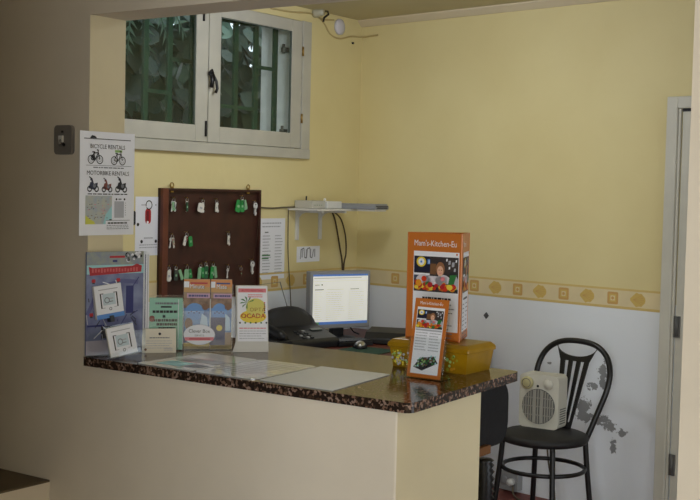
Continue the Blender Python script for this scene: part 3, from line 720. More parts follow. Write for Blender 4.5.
b.poly([(.022, .032), (.06, .032), (.055, .040), (.040, .046), (.022, .058)], mat('map_yellow', (206, 206, 80), .5), -.0009); b.poly([(.100, .06), (.124, .085), (.124, .032), (.09, .032)], CYANP, -.0009)
rp = random.Random(6)
for k in range(34): x, z = .026+rp.random()*.09, .045+rp.random()*.064; b.rect(x, x+.003+.004*rp.random(), z, z+.0018, rp.choice([GREYINK, INK, BROWNP, PINK]), -.001)
b.rect(.134, .172, .05, .098, mat('grey_table', (178, 180, 188), .5), -.0007); b.disc(.142, .104, .0034, INK); b.rect(.150, .162, .102, .106, GREYINK); b.disc(.174, .104, .0034, INK)
for k in range(6): b.disc(.178, .058+k*.007, .0014, GREYINK, y=-.001, n=6)
b.rect(.1, .196, .014, .042, WHITEP, -.001); b.line((.1, .0425), (.196, .0425), .0012, INK, -.0012); b.rect(.114, .124, .042, .046, INK, -.0012); b.lines(.108, .19, .037, 1, .01, .0045, INK, .1, y=-.0012, seed=5); b.lines(.104, .192, .029, 3, .005, .002, GREYINK, .1, y=-.0012, seed=7)
o = b.build('rental_poster', None, (.003, -.036, 1.405), R(90)); tag(o, 'white bicycle and motorbike rentals poster fixed to the pier corner', 'poster')

# ------------------------------------------------------------------ on the window wall
def wallsheet(name, y0, y1, z0, z1, label, cat, draw):
    b = MB(); b.box(0, y1-y0, 0, .001, 0, z1-z0, WHITEP); b.M = Matrix.Translation((0, -.0001, 0)); draw(b, y1-y0, z1-z0)
    o = b.build(name, None, (XW+.0016, y0, z0), R(90)); return tag(o, label, cat)
def d1(b, w, h_):
    cx = w*.53
    b.ring(cx, h_*.86, .022, .005, INK, n=20); b.rect(cx-.05, cx-.02, h_*.855, h_*.865, GREYINK); b.disc(cx+.045, h_*.86, .003, INK); b.rect(cx-.03, cx-.005, h_*.82, h_*.835, WHITEP, -.001)
    b.poly(rr(cx-.024, cx+.014, h_*.54, h_*.80, .017), RED); b.poly(rr(cx-.016, cx+.000, h_*.58, h_*.76, .007), mat('dark_red_print', (120, 22, 30), .5), -.0009); b.disc(cx-.008, h_*.565, .007, WHITEP, y=-.0012)
    b.poly(rr(cx-.115, cx-.085, h_*.52, h_*.76, .01), INK); b.disc(cx-.07, h_*.53, .008, INK)
    b.disc(cx-.045, h_*.24, .008, INK); b.disc(cx+.048, h_*.24, .008, INK); b.lines(cx-.03, cx+.03, h_*.31, 1, .01, .006, PALEINK); b.lines(cx-.06, cx+.06, h_*.19, 2, .012, .004, PALEINK, .1)
wallsheet('key_notice', 1.565, 1.728, 1.226, 1.50, 'white notice with a red key tag picture left of the key board', 'notice', d1)
def d2(b, w, h_):
    b.lines(.1*w, .9*w, h_*.93, 2, .018, .006, PALEINK, .2, seed=41); b.rect(.2*w, .34*w, h_*.76, h_*.78, GREYINK)
    for k in range(13): b.lines(.12*w, .45*w, h_*(.72-.05*k), 1, .01, .005, PALEINK, .3, seed=50+k); b.lines(.6*w, .92*w, h_*(.72-.05*k), 1, .01, .005, PALEINK, .3, seed=70+k)
    b.rect(.1*w, .42*w, h_*.385, h_*.405, GREENP, -.001); b.rect(.1*w, .36*w, h_*.335, h_*.355, GREENP, -.001)
wallsheet('price_list', 2.466, 2.680, 1.072, 1.394, 'pale typed list sheet pinned right of the key board', 'notice', d2)
def d3(b, w, h_):
    pts = [(.15, .2), (.17, .8), (.3, .9), (.33, .3), (.42, .25), (.45, .85), (.56, .9), (.58, .3), (.66, .25), (.72, .8)]
    for p, q in zip(pts, pts[1:]): b.line((p[0]*w, p[1]*h_), (q[0]*w, q[1]*h_), .006, GREYINK)
    for k in range(4): b.rect((.2+.18*k)*w, (.26+.18*k)*w, .3*h_, .82*h_, PALEINK, -.0006)
wallsheet('diagram_note', 2.788, 2.998, 1.152, 1.238, 'small white note with a grey squiggle below the shelf brackets', 'notice', d3)

# key board
KY0, KY1, KZ0, KZ1 = 1.712, 2.436, 1.0, 1.542
kb = thing('key_board', 'dark brown wooden key board on the wall below the window', 'key board', (XW, KY0, KZ0), R(90))
kw, kh = KY1-KY0, KZ1-KZ0
b = MB(); b.box(.0, kw, -.016, 0, 0, kh, DWOOD); b.build('panel', kb)
for x0, x1, z0, z1 in ((0, .038, 0, kh), (kw-.012, kw, 0, kh), (.038, kw-.012, kh-.012, kh), (.038, kw-.012, 0, .014)):
    b = MB(); b.box(x0, x1, -.034, -.016, z0, z1, LITWOOD if x1 < .1 else DWOOD); b.build('frame_rail', kb, bevel=.002)  # left rail is coloured as if lit, the others stay dark
for x in (.075, .635):
    b = MB(); b.box(x-.01, x+.01, -.02, -.016, kh-.02, kh+.008, BRASS); b.tube([(x+.012*math.cos(a*PI/4), -.018, kh+.014+.012*math.sin(a*PI/4)) for a in range(8)], .003, BRASS, 6, closed=True); b.build('hanger', kb)
hooks = []
def hook(y, zr):
        x = y-KY0; z = zr-.001-KZ0
        b = MB(); b.tube([(x,-.016,z+.006),(x,-.032,z+.004),(x,-.038,z+.0),(x,-.036,z+.008)], .002, BRASS, 6); b.build('hook', kb)
# keys: every key is a thing that hangs from its hook
KX = XW+.043
def key_ring(par): 
    b = MB(); b.tube([(.0+.009*math.cos(a*PI/5), 0, -.010+.011*math.sin(a*PI/5)) for a in range(10)], .0012, STEEL, 5, closed=True); b.build('ring', par)
def key_tag(par, m, w=.022, l=.042, dx=0, tilt=0):
    b = MB(); b.M = Matrix.Translation((dx, -.002, -.018)) @ Matrix.Rotation(R(tilt), 4, 'Y')
    b.prism(rr(-w/2, w/2, -l, 0, w*.25), .003, m, axis='y', d0=-.001); b.box(-w*.22, w*.22, -.0016, -.001, -l*.62, -l*.42, MINTTAG if m is not WHITETAG else PALEINK); b.build('tag', par)
def key_blade(par, dx=0, tilt=8):
    b = MB(); b.M = Matrix.Translation((dx, .002, -.016)) @ Matrix.Rotation(R(tilt), 4, 'Y')
    b.lathe([(.009, -.001), (.009, .001)], KEYM, 14, c=(0, 0, -.006), axis='y', smooth=False); b.box(-.0035, .0035, -.001, .001, -.048, -.012, KEYM); b.box(.0035, .006, -.001, .001, -.044, -.036, KEYM); b.build('blade', par)
KG = 'keys hanging on the key board'
def key(y, z, label, tags, blades=((0, 8),)):
    hook(y, z); t = thing('key', label, 'key', (KX-.008, y, z), R(90), KG); key_ring(t)
    for a in tags: key_tag(t, *a)
    for a in blades: key_blade(t, *a)
    if 'round bow' in label:
        b = MB(); b.lathe([(.016, -.0015), (.016, .0015)], KEYM, 18, c=(0, -.004, -.022), axis='y', smooth=False); b.box(-.005, .005, -.0055, -.0025, -.072, -.034, KEYM); b.box(.005, .009, -.0055, -.0025, -.066, -.056, KEYM); b.disc(0, -.016, .004, BLACKM, y=-.006, n=10); b.build('large_blade', t)
key(1.783, 1.495, 'keys with pale grey tags, first in the top row of the key board', [(MINTTAG, .018, .04, -.004, -6), (WHITETAG, .014, .03, .008, 12)], ((.004, -8), (-.006, 10)))
key(1.873, 1.495, 'dark green tagged key, second in the top row', [(mat('bottle_green_tag', (30, 70, 54), .4), .014, .045, 0, 0)], ((.002, 4),))
key(1.988, 1.490, 'key with a large white paper tag in the top row', [(WHITETAG, .042, .045, -.012, 14)], ((.0, -6),))
key(2.088, 1.490, 'key with a narrow white tag near the middle of the top row', [(WHITETAG, .013, .042, -.002, 4)], ((.004, -10),))
key(2.280, 1.507, 'bunch of bright green tags at the right of the top row', [(GREENTAG, .036, .062, -.022, 14), (GREENTAG, .032, .06, .0, -2), (MINTTAG, .026, .05, .016, -16)], ((.006, -12),))
key(2.383, 1.483, 'bare silver key with a round bow by the right rail of the board', [], ((0, 0), (.002, 4)))
key(1.776, 1.322, 'key with a small pinkish tag, first in the middle row', [(mat('pinkish_tag', (170, 150, 140), .4), .014, .03, .004, -8)], ((-.006, 12), (.006, -8)))
key(1.876, 1.330, 'key with white and green tags in the middle row', [(WHITETAG, .018, .044, -.008, 16), (GREENTAG, .024, .048, .022, -8), (mat('red_small_tag', (150, 50, 60), .4), .012, .02, -.002, 0)], ((0, 30),))
key(2.182, 1.325, 'key with a single white strip tag hanging low in the middle row', [(WHITETAG, .012, .04, -.002, 3)], ((.003, -6),))
key(1.757, 1.172, 'key with a white block tag, first in the bottom row', [(WHITETAG, .024, .052, 0, 3)], ((.006, -10),))
key(1.805, 1.172, 'dark grey tagged keys, second in the bottom row', [(DGTAG, .026, .05, 0, 4), (MINTTAG, .018, .052, .022, -24)], ((.0, -12),))
key(1.883, 1.172, 'pale green tag beside the dark tags in the bottom row', [(MINTTAG, .034, .05, -.002, 8), (GREENTAG, .02, .045, .014, -14)], ())
key(1.978, 1.176, 'pale green and grey keys above the blue leaflets in the bottom row', [(MINTTAG, .022, .056, -.006, 8), (GREENTAG, .02, .05, .01, -8)], ((.002, 12),))
key(2.016, 1.182, 'deep green tag in the middle of the bottom row', [(mat('deep_green_tag', (34, 104, 66), .4), .03, .062, 0, 2)], ((.008, -8),))
key(2.070, 1.178, 'bright green tags right of the deep green tag in the bottom row', [(GREENTAG, .022, .06, -.008, 6), (MINTTAG, .018, .058, .010, -10)], ((.002, 0),))
key(2.182, 1.160, 'small bare key hanging low in the bottom row', [], ((0, 6),))
key(2.282, 1.150, 'small dark key on the last hook of the bottom row', [(mat('brown_tag', (84, 52, 40), .5), .012, .03, 0, 0)], ())
key(2.368, 1.182, 'silver key with a large round bow on a wire at the lower right', [], ((0, 0), (0, 2)))
b = MB(); b.tube([(KX-.002, 2.41, 1.40), (KX, 2.395, 1.30), (KX, 2.372, 1.22), (KX, 2.368, 1.178)], .0011, CORDB, 6)
tag(b.build('hanging_wire'), 'thin wire hanging down the right edge of the key board', 'wire')

# shelf with devices
sh_ = thing('wall_shelf', 'white bracket shelf on the wall near the room corner', 'shelf', (XW, 2.70, 1.425), R(90))
b = MB(); b.box(0, .40, -.20, 0, .012, .024, SHELFM); b.build('board', sh_, bevel=.002)
for x in (.08, .29):
    b = MB(); b.box(x-.012, x+.012, -.012, 0, -.15, .012, WHITEPL); b.box(x-.009, x+.009, -.18, -.012, .0, .012, WHITEPL)
    b.prism([(-.012, .0), (-.012, -.03), (-.035, -.008), (-.06, .0)], x+.006, WHITEPL, axis='x', d0=x-.006); b.build('bracket', sh_, bevel=.002)
    for z in (-.015, -.125):
        pass
ZS = 1.4495
o = thing('router', 'grey white router box at the left end of the wall shelf', 'router', (XW+.02, 2.735, ZS), R(90))
b = MB(); b.box(0, .118, -.12, 0, 0, .042, mat('router_grey', (186, 184, 176), .45)); b.build('case', o, bevel=.004)
b = MB(); b.tube([(.09, -.01, .04), (.092, -.01, .065)], .004, BLACKPL, 6); b.build('antenna', o)
b = MB(); 
for k in range(4): b.box(.02+.02*k, .026+.02*k, -.1212, -.1205, .016, .020, GREENP)
b.build('lamp_row', o)
o = thing('modem', 'whiter modem box between router and grey tray on the wall shelf', 'modem', (XW+.02, 2.859, ZS), R(90))
b = MB(); b.box(0, .135, -.13, 0, 0, .040, WHITEPL); b.build('case', o, bevel=.004)
b = MB(); b.lathe([(.008, 0), (.008, .012), (.003, .016)], WHITETAG, 10, c=(.07, -.06, .04)); b.build('knob', o)
o = thing('keyboard_tray', 'flat grey device with dark slots jutting out from the shelf end', 'device', (XW+.03, 3.0, ZS), R(90))
b = MB(); b.box(0, .135, -.335, 0, 0, .022, GREYDEV); b.box(.004, .131, -.33, -.01, .022, .03, GREYPL); b.build('case', o, bevel=.003)
b = MB(); b.box(.135, .136, -.32, -.18, .008, .013, BLACKPL); b.box(.02, .12, -.3365, -.3353, .006, .012, BLACKPL); b.box(.01, .125, -.3365, -.3353, .016, .02, BLACKPL); b.build('slot', o)
b = MB(); b.box(.03, .11, -.2, -.19, -.0005, .0, WHITETAG); b.box(.012, .124, -.325, -.21, -.010, .0, WHITETAG); b.build('foot', o)

# cables
def cable(name, pts, r, m, label, cat='cable'):
    P = [Vector(p) for p in pts]; out = []
    for i in range(len(P)-1):
        p0 = P[max(i-1, 0)]; p1 = P[i]; p2 = P[i+1]; p3 = P[min(i+2, len(P)-1)]
        for k in range(6):
            t = k/6; out.append(.5*((2*p1)+(p2-p0)*t+(2*p0-5*p1+4*p2-p3)*t*t+(3*p1-p0-3*p2+p3)*t**3))
    out.append(P[-1]); b = MB(); b.tube([tuple(p) for p in out], r, m, 6)
    o = b.build(name); return tag(o, label, cat)
xw = XW+.007
cable('wall_cable', [(xw, 2.442, 1.452), (xw, 2.56, 1.448), (xw, 2.66, 1.452), (xw+.02, 2.728, 1.455)], .004, CORD, 'grey cable running from the key board to the router shelf')
cable('wall_cable', [(xw+.012, 2.685, 1.44), (xw, 2.70, 1.38), (xw, 2.705, 1.2), (xw, 2.73, 1.0), (xw, 2.745, .86), (xw, 2.76, .753)], .0026, CORD, 'thin grey cable dropping left of the note to the desk')
cable('wall_cable', [(xw, 3.10, 1.43), (xw+.004, 3.13, 1.37), (xw+.004, 3.18, 1.22), (xw, 3.215, 1.10), (xw, 3.21, .80), (xw, 3.2, .755)], .005, CORDB, 'brown cable, the straighter of the pair behind the monitor')
cable('wall_cable', [(xw, 3.115, 1.43), (xw+.01, 3.175, 1.385), (xw+.01, 3.222, 1.29), (xw+.01, 3.232, 1.19), (xw, 3.226, 1.10), (xw, 3.23, .80), (xw, 3.22, .755)], .0045, CORDB, 'brown cable, the bowed one of the pair behind the monitor')
# ceiling corner fittings
o = MB(); o.lathe([(.045, 0), (.045, .012), (.03, .02)], mat('cap_white', (206, 204, 212), .5), 22, axis='x'); o = o.build('junction_cap', None, (XW+.0005, 3.135, 2.468)); tag(o, 'round white junction box cap near the ceiling corner', 'junction box')
cable('ceiling_wire', [(xw-.003, 2.93, 2.50), (xw-.003, 2.99, 2.47), (xw-.003, 3.05, 2.418), (xw-.003, 3.14, 2.404), (xw, 3.25, 2.428), (xw+.002, 3.33, 2.435), (XW+.05, 3.345, 2.437), (XW+.13, 3.337, 2.44)], .0045, mat('painted_wire', (188, 168, 116), .6), 'painted wire looping under the white junction cap')
cable('ceiling_wire', [(xw-.003, 2.52, 2.488), (xw-.003, 2.70, 2.493), (xw-.003, 2.86, 2.507), (xw-.003, 2.97, 2.490), (xw-.003, 3.08, 2.50)], .0045, mat('painted_wire', (188, 168, 116), .6), 'painted wire along the wall above the window to the lamp fitting')
t = thing('lamp_fitting', 'old bulb fitting with a bent black wire beside the window top', 'lamp fitting', (XW, 2.905, 2.515))
b = MB(); b.lathe([(.026, 0), (.026, .02), (.018, .035), (.018, .06)], mat('bakelite', (186, 182, 160), .4), 16, axis='x'); b.build('socket', t)
b = MB(); b.tube([(.04, .02, .012), (.05, .05, .016), (.05, .062, -.002), (.03, .05, -.02), (.02, .056, -.04)], .006, BLACKM, 6); b.build('wire', t)
b = MB(); b.lathe([(.006, 0), (.006, .01)], BLACKM, 8, axis='x'); o = b.build('wall_nail', None, (XW+.0002, 3.27, 2.393)); tag(o, 'dark nail in the yellow wall below the junction cap', 'nail')

# ------------------------------------------------------------------ desk and what stands on it
dk = thing('desk', 'red brown desk in the corner behind the counter', 'desk')
b = MB(); b.prism([(XW+.006, 2.3), (-.40, 2.3), (-.40, 3.205), (XW+.006, 3.35)], .75, DESKW, axis='z', d0=.722); b.build('desktop', dk, bevel=.004)
for x, y in ((XW+.05, 2.36), (-.45, 2.36), (-.45, 3.1), (XW+.05, 3.26)):
    b = MB(); b.box(x-.025, x+.025, y-.025, y+.025, 0, .722, DESKW); b.build('leg', dk)
b = MB(); b.box(XW+.06, -.46, 3.08, 3.1, .3, .722, DESKW); b.build('back_panel', dk)
ZD = .751

mo = thing('monitor', 'grey flat monitor showing a white page on the corner desk', 'monitor', (-1.135, 2.84, ZD+.006), R(66))
b = MB(); b.box(-.187, .187, -.018, .03, .055, .362, BEZEL); b.box(-.15, .15, .03, .065, .09, .33, BLACKPL); b.build('housing', mo, bevel=.005)
b = MB(); b.M = Matrix.Translation((0, -.0185, 0))
SCRN = mat('lit_screen_white', (226, 226, 218), .3, emit=.46); SCRB = mat('lit_screen_blue', (84, 124, 196), .3, emit=.3); SCRG = mat('lit_screen_grey', (188, 188, 182), .3, emit=.42); SCRK = mat('lit_screen_text', (90, 92, 96), .3, emit=.15)
b.rect(-.170, .170, .078, .345, SCRN, 0); b.rect(-.170, .170, .335, .345, SCRB, -.0004); b.rect(-.170, .170, .078, .092, SCRB, -.0004); b.rect(-.165, -.13, .079, .091, mat('lit_screen_green', (90, 150, 100), .3, emit=.3), -.0006)
b.rect(-.165, .13, .322, .328, SCRG, -.0004); b.rect(-.165, .165, .308, .310, SCRG, -.0004); b.rect(-.16, -.13, .288, .291, SCRK, -.0004); b.rect(-.12, -.11, .287, .293, SCRK, -.0004); b.rect(-.16, -.105, .262, .266, SCRK, -.0004); b.rect(.06, .115, .263, .266, SCRK, -.0004); b.rect(-.085, .02, .263, .266, SCRG, -.0004)
for k in range(14): b.lines(-.16, -.11, .25-.011*k, 1, .01, .003, SCRG, .4, y=-.0004, seed=100+k); b.lines(-.09, .03, .25-.011*k, 1, .01, .003, SCRG, .4, y=-.0004, seed=130+k); b.lines(.05, .15, .25-.011*k, 1, .01, .003, SCRG, .4, y=-.0004, seed=160+k)
b.build('screen', mo)
b = MB(); b.box(-.035, .035, .0, .04, .008, .10, BLACKPL); b.build('stand', mo, bevel=.004)
b = MB(); b.lathe([(.10, 0), (.10, .006), (.06, .012)], BLACKPL, 28, c=(0, .01, 0)); b.build('foot', mo)
b = MB(); b.tube([(.10, .05, .10), (.11, .06, .05), (.14, .07, .02), (.17, .06, .006)], .004, BLACKPL, 6); b.build('cord', mo)

fx = thing('fax_machine', 'black fax telephone with handset on the desk left of the monitor', 'fax machine', (-1.14, 2.45, ZD), R(76))
b = MB()
prof = [(-.15, 0), (-.15, .035), (-.13, .048), (.02, .092), (.05, .108), (.14, .115), (.15, .10), (.15, 0)]
b.M = Matrix.Identity(4)
b.prism(prof, .185, BLACKPL, axis='x', d0=-.115); b.build('body', fx, bevel=.006)
b = MB()
hp = [(.03, .10), (.045, .15), (.065, .185), (.085, .195), (.11, .19), (.14, .165), (.15, .10)]
vs = []
m_ = 9
for i in range(m_):
    u = -1+2*i/(m_-1); sc_ = math.sqrt(max(0, 1-.55*u*u*u*u)) * (1-.25*u*u); x = .02+u*.155
    vs += [(x, y, .09+(z-.09)*sc_) for y, z in hp]
k = len(hp); fs = [(i*k+j, i*k+j+1, (i+1)*k+j+1, (i+1)*k+j) for i in range(m_-1) for j in range(k-1)] + [tuple(range(k)), tuple(reversed(range((m_-1)*k, m_*k)))]
b.add(vs, fs, mat('fax_cover', (30, 32, 40), .45), True); b.build('paper_cover', fx)
b = MB(); b.tube([(-.152, -.12, .056), (-.155, -.09, .078), (-.155, 0, .10), (-.155, .09, .112), (-.152, .12, .10)], [.026, .024, .018, .024, .028], BLACKPL, 12); b.build('handset', fx)
b = MB(); b.box(-.19, -.115, -.145, .14, 0, .05, BLACKPL); b.build('cradle', fx, bevel=.006)
sl = math.atan2(.044, .15)
for r_ in range(4):
    for c_ in range(3):
        b = MB(); b.M = Matrix.Translation((.0+c_*.026-.02, -.115+r_*.024, .0545+r_*.024*math.tan(sl))) @ Matrix.Rotation(sl, 4, 'X'); b.box(-.009, .009, -.007, .007, -.002, .004, GREYPL if (r_+c_) % 4 == 1 else mat('key_dark', (52, 54, 58), .4)); b.build('button', fx)
b = MB(); b.M = Matrix.Translation((.07, -.03, .079)) @ Matrix.Rotation(sl, 4, 'X'); b.box(.02, .09, -.012, .012, -.002, .004, mat('lcd', (70, 78, 74), .3)); b.rect(.03, .05, -.0, .0, INK); b.build('display', fx)
b = MB(); b.tube([(-.06, .13, .11), (-.075, .20, .30), (.065, .20, .31), (.09, .13, .11)], .0028, mat('wire_grey', (120, 120, 120), .4), 6); b.build('paper_support', fx)

b = MB(); b.prism(rr(0, .24, 0, .2, .01), ZD+.003, MOUSEPAD, axis='z', d0=ZD); o = b.build('mouse_pad'); tag(o, 'dark green mouse pad on the corner desk', 'mouse pad'); o.location = (-.88, 2.47, 0)
ms = thing('mouse', 'black and silver computer mouse on the green pad', 'mouse', (-.835, 2.615, ZD+.003), R(35))
def dome(b, rx, ry, h_, m, z0=0, zc=None, n=20, k=6):
    vs = []; fs = []
    for i in range(k+1):
        a = PI/2*i/k; s = math.cos(a) if i < k else .02; z = z0+h_*math.sin(a)
        for j in range(n):
            t = 2*PI*j/n; vs.append((rx*s*math.cos(t), ry*s*math.sin(t), z))
    for i in range(k):
        for j in range(n): fs.append((i*n+j, i*n+(j+1) % n, (i+1)*n+(j+1) % n, (i+1)*n+j))
    fs.append(tuple(reversed(range(n)))); fs.append(tuple(k*n+j for j in range(n))); b.add(vs, fs, m, True)
b = MB(); dome(b, .036, .062, .034, BLACKPL); b.build('shell', ms)
b = MB(); b.M = Matrix.Translation((0, -.012, .012)); dome(b, .028, .044, .025, STEEL); b.build('silver_top', ms)
kbd = thing('keyboard', 'black computer keyboard in front of the monitor', 'keyboard', (-.95, 2.69, ZD), R(66))
b = MB(); b.box(-.10, .105, -.06, .05, 0, .022, BLACKPL); b.build('case', kbd, bevel=.004)
for r_ in range(4):
    b = MB()
    for c_ in range(9): b.box(-.094+c_*.021, -.076+c_*.021, -.054+r_*.026, -.031+r_*.026, .022, .029, BLACKPL)
    b.build('key_row', kbd)
bx = thing('card_terminal', 'low black box with a pale label right of the mouse', 'device', (-.85, 2.90, ZD), R(20))
b = MB(); b.prism([(-.09, 0), (-.09, .03), (-.05, .06), (.08, .075), (.10, .06), (.10, 0)], .11, BLACKPL, axis='x', d0=-.11); b.build('case', bx, bevel=.008, seg=3)
b = MB(); b.M = Matrix.Translation((0, 0, .0632)) @ Matrix.Rotation(math.atan2(.015, .13), 4, 'X'); b.box(.0, .055, -.03, .012, 0, .002, PALEINK); b.build('label_plate', bx)

# ------------------------------------------------------------------ bistro chair with a fan heater
ch = thing('bistro_chair', 'black metal bistro chair with slotted back against the white wall', 'chair', (.20, 2.615, 0), R(-8))
b = MB()
b.lathe([(.03, .418), (.17, .418), (.195, .425), (.202, .44), (.198, .455), (.18, .462), (.10, .466), (.01, .466)], SEATM, 36); b.build('seat', ch)
def rec(x, s):   # point on the reclined back, s = 0 at the seat, 1 at the top
    return (x, .150+.115*s, .44+.425*s)
arch = []
for x, s in ((-.128, -.06), (-.148, .10), (-.172, .30), (-.194, .50), (-.197, .68), (-.172, .84), (-.12, .945), (-.05, .99), (.05, .99), (.12, .945), (.172, .84), (.197, .68), (.194, .50), (.172, .30), (.148, .10), (.128, -.06)): arch.append(rec(x, s))
def smooth(pts, n=4):
    P = [Vector(p) for p in pts]; out = []
    for i in range(len(P)-1):
        p0 = P[max(i-1, 0)]; p1 = P[i]; p2 = P[i+1]; p3 = P[min(i+2, len(P)-1)]
        for k in range(n):
            t = k/n; out.append(tuple(.5*((2*p1)+(p2-p0)*t+(2*p0-5*p1+4*p2-p3)*t*t+(3*p1-p0-3*p2+p3)*t**3)))
    out.append(tuple(P[-1])); return out
b = MB(); b.tube(smooth(arch), .0135, BLACKM, 12); b.build('back_frame', ch)
b = MB()
def plate(pts, th=.004):
    n = len(pts); f_ = [rec(x, s) for x, s in pts]; vs = [(x, y-th, z) for x, y, z in f_]+[(x, y+th, z) for x, y, z in f_]
    b.add(vs, [tuple(range(n)), tuple(reversed(range(n, 2*n)))]+[((i+1) % n, i, i+n, (i+1) % n+n) for i in range(n)], BLACKM)
def edge(s): return .036+.042*max(0, s)/.78   # half width of the fan-shaped splat
top = .775
N_ = 16
low = [(-edge(top)+2*edge(top)*i/N_, top) for i in range(N_+1)]
crest = [(.112*math.cos(PI-PI*i/N_), .955-.128*math.sin(PI*i/N_)) for i in range(N_+1)]
for i in range(N_): plate([low[i], low[i+1], crest[i+1], crest[i]])
for k in range(4):
    u0, u1 = (-1, -.70, -.17, .30, .72)[k] if False else [(-1, -.68), (-.42, -.14), (.14, .42), (.68, 1)][k][0], [(-1, -.68), (-.42, -.14), (.14, .42), (.68, 1)][k][1]
    ss = [.12+(top-.12)*i/8 for i in range(9)]
    L_ = [(edge(s)*u0, s) for s in ss]; R_ = [(edge(s)*u1, s) for s in ss]
    for i in range(8): plate([L_[i], R_[i], R_[i+1], L_[i+1]])
plate([(-edge(0), -.03), (edge(0), -.03), (edge(.12), .12), (-edge(.12), .12)])
b.build('splat', ch)
for i, (sx, sy) in enumerate(((-1, -1), (1, -1), (1, 1), (-1, 1))):
    b = MB(); b.tube(smooth([(sx*.135, sy*.135, .425), (sx*.143, sy*.143, .30), (sx*.158, sy*.158, .12), (sx*.172, sy*.172, .0)]), .0125, BLACKM, 10); b.build('leg', ch)
b = MB(); b.tube([(.188*math.cos(a*PI/18), .188*math.sin(a*PI/18), .30) for a in range(36)], .010, BLACKM, 8, closed=True); b.build('ring_brace', ch)

ht = thing('fan_heater', 'grey white fan heater standing on the bistro chair seat', 'heater', (.145, 2.66, .4665), R(2))
b = MB(); hwid, hh_, hd = .098, .25, .10
outl = rr(-hwid, hwid, 0, hh_, .022); b.prism(outl, hd, HEATER, axis='y', d0=-.0); b.build('case', ht, bevel=.008, seg=3)
b = MB()
b.M = Matrix.Translation((0, -.001, .102))
b.lathe([(.082, 0), (.082, .003), (.078, .004)], HGRILL, 40, axis='y', smooth=False)
for k in range(13):
    x = -.072+.012*k; L_ = math.sqrt(.08**2-x*x); b.box(x-.0028, x+.0028, -.009, -.004, -L_, L_, mat('grille_bar', (158, 156, 148), .5))
for z in (-.04, 0, .04): L_ = math.sqrt(.08**2-z*z); b.box(-L_, L_, -.0085, -.004, z-.002, z+.002, mat('grille_bar', (158, 156, 148), .5))
for sx in (-1, 1): b.box(sx*.02-.006, sx*.02+.006, -.0095, -.004, -.076, .076, mat('grille_bar', (158, 156, 148), .5))
b.build('grille', ht)
b = MB(); b.lathe([(.030, 0), (.030, .010), (.024, .016)], mat('dial_yellow', (190, 182, 136), .45), 26, c=(-.058, -.0, .208), axis='y'); b.ring(-.058, .208, .022, .003, HGRILL, y=-.0168); b.build('dial', ht)
b = MB(); b.lathe([(.024, 0), (.022, .006)], HEATER, 24, c=(.045, 0, .208), axis='y'); b.build('knob', ht)
b = MB(); b.lathe([(.006, 0), (.006, .003)], BLACKPL, 10, c=(-.006, 0, .196), axis='y'); b.build('pilot_lamp', ht)
b = MB()
for k in range(7): b.box(hwid-.001, hwid+.0015, .02, .085, .025+.011*k, .030+.011*k, HGRILL)
b.build('side_vents', ht)
b = MB(); b.tube(smooth([(-.03, hd-.002, .03), (-.03, .13, .01), (-.03, .15, -.01)]), .0045, CORD, 6); b.build('cord', ht)
cable('power_cord', [(.105, 2.855, .44), (.10, 2.86, .36), (.11, 2.87, .24), (.135, 2.885, .12), (.12, 2.90, .02), (.02, 2.95, .006), (-.10, 3.02, .006), (-.19, 3.10, .008), (-.215, 3.135, .045)], .0045, CORD, 'grey heater cord hanging behind the bistro chair seat down to the floor')

b = MB(); b.poly([(-.017, 0), (0, -.018), (.017, 0), (0, .018)], mat('bare_plaster_mark', (84, 86, 90), .8), 0); b.prism([(-.017, 0), (0, -.018), (.017, 0), (0, .018)], -.004, mat('bare_plaster_mark', (84, 86, 90), .8), axis='y', d0=0)
o = b.build('wall_plug', None, onwall(.949, .904, 0), WA); tag(o, 'small dark diamond shaped wall plug on the white wall right of the displays', 'wall plug')
# socket box by the skirting
sk = thing('socket_box', 'grey surface socket box low on the white wall behind the chair', 'socket', onwall(1.155, .012, .0), WA)
b = MB(); b.prism(rr(-.056, .056, 0, .098, .008), -.045, mat('socket_grey', (150, 152, 154), .5), axis='y', d0=0); b.build('case', sk)
b = MB(); b.lathe([(.022, 0), (.022, .004), (.016, .005)], GREYPL, 18, c=(-.026, -.045, .05), axis='y'); b.lathe([(.022, 0), (.022, .004), (.016, .005)], GREYPL, 18, c=(.026, -.045, .05), axis='y'); b.build('outlet', sk)
b = MB(); b.lathe([(.018, 0), (.02, .02), (.012, .035)], WHITEPL, 14, c=(.026, -.05, .05), axis='y'); b.build('plug', sk)

# typist chair behind the counter end
oc = thing('office_chair', 'black typist chair half hidden behind the counter end', 'chair', (.372, 1.165, 0), R(-90))
# local -y looks to world -x
b = MB(); b.prism(rr(-.20, .20, .685, .905, .07, 6), .045, FABRIC, axis='y', d0=0); o = b.build('backrest', oc, (0, .235, 0), bevel=.018, seg=3)
b = MB(); b.prism(rr(-.22, .22, -.21, .21, .08, 6), .50, FABRIC, axis='z', d0=.44); b.build('seat', oc, bevel=.02, seg=3)
b = MB()
pts = [(0, .14, .43), (0, .24, .43), (0, .29, .47), (0, .30, .56), (0, .295, .66)]
pts = smooth(pts, 10); b.tube(pts, [.036 if i % 2 else .027 for i in range(len(pts))], BLACKM, 12); b.build('bellows', oc)
b = MB(); b.box(-.04, .04, .281, .30, .672, .70, mat('plywood', (128, 84, 44), .5)); b.build('bracket', oc)
b = MB(); b.tube([(0, 0, .07), (0, 0, .44)], .028, BLACKPL, 14); b.build('gas_column', oc)
for k in range(5):
    a = R(72*k+20); b = MB(); b.tube([(0, 0, .10), (.26*math.cos(a), .26*math.sin(a), .07)], [.024, .016], BLACKPL, 8); lg = b.build('leg', oc)
    b = MB(); b.lathe([(.025, -.012), (.025, .012)], BLACKPL, 14, c=(.26*math.cos(a), .26*math.sin(a), .0255), axis='y', smooth=False); b.build('castor', lg)

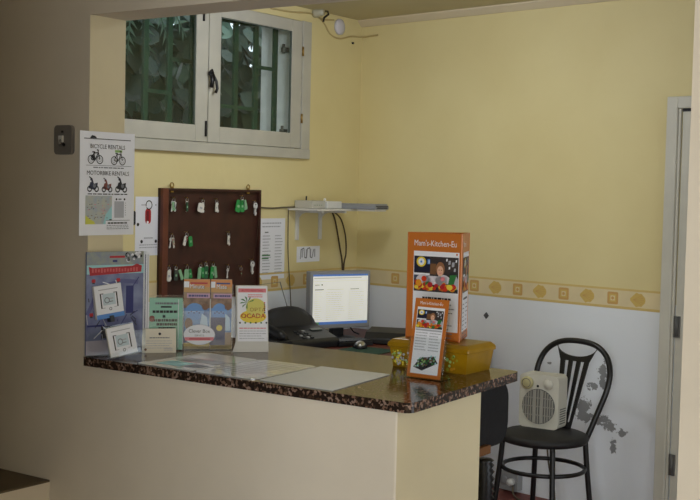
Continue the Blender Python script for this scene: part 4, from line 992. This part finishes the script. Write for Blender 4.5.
# ------------------------------------------------------------------ light
def area(name, loc, target, sx, sy, power, color=(1, 1, 1), spread=180):
    l = bpy.data.lights.new(name, 'AREA'); l.shape = 'RECTANGLE'; l.size = sx; l.size_y = sy; l.energy = power; l.color = color; l.spread = R(spread)
    o = bpy.data.objects.new(name, l); COL.objects.link(o); o.location = loc
    o.rotation_euler = (Vector(target)-Vector(loc)).to_track_quat('-Z', 'Y').to_euler(); return o
area('entrance_daylight', (3.45, -5.05, 1.55), (1.2, 0, 1.35), 1.3, 1.9, 119, (.98, 1, 1))
area('side_fill', (3.2, 1.25, 1.05), (-.6, 2.2, .95), 1.3, 1.8, 8, (.92, .98, 1))
def bulb(name, loc, power, color):
    l = bpy.data.lights.new(name, 'POINT'); l.energy = power; l.shadow_soft_size = .12; l.color = color
    o = bpy.data.objects.new(name, l); COL.objects.link(o); o.location = loc
bulb('fill_bulb', (-.35, 1.8, 2.40), 22, (.82, .88, 1))  # unseen fill lamp added to brighten the inner room
bulb('fill_bulb', (.4, 1.0, 2.35), 5.5, (.9, .95, 1))  # second added fill, weaker and nearer the counter
w = bpy.data.worlds.new('sky'); SC.world = w; w.use_nodes = True
nt = w.node_tree; bg = nt.nodes['Background']; bg.inputs[0].default_value = (.80, .90, 1, 1); bg.inputs[1].default_value = 1.5

# ------------------------------------------------------------------ camera
cam = bpy.data.cameras.new('camera'); co = bpy.data.objects.new('camera', cam); COL.objects.link(co); SC.camera = co
cam.sensor_width = 36; cam.sensor_fit = 'HORIZONTAL'; cam.lens = 1190.34/700*36; cam.clip_start = .02
yaw, pitch, roll = R(34.9017), R(2.8588), R(-1.3140)
f = Vector((-math.sin(yaw)*math.cos(pitch), math.cos(yaw)*math.cos(pitch), -math.sin(pitch))); r = Vector((math.cos(yaw), math.sin(yaw), 0)); d = f.cross(r)
r2 = r*math.cos(roll)+d*math.sin(roll); d2 = d*math.cos(roll)-r*math.sin(roll)
M = Matrix(((r2.x, -d2.x, -f.x, 2.55446), (r2.y, -d2.y, -f.y, -2.35353), (r2.z, -d2.z, -f.z, 1.55), (0, 0, 0, 1)))
co.matrix_world = M
vs_ = SC.view_settings; vs_.view_transform = 'Standard'; vs_.look = 'None'; vs_.gamma = 1; vs_.use_curve_mapping = False; vs_.exposure = 0
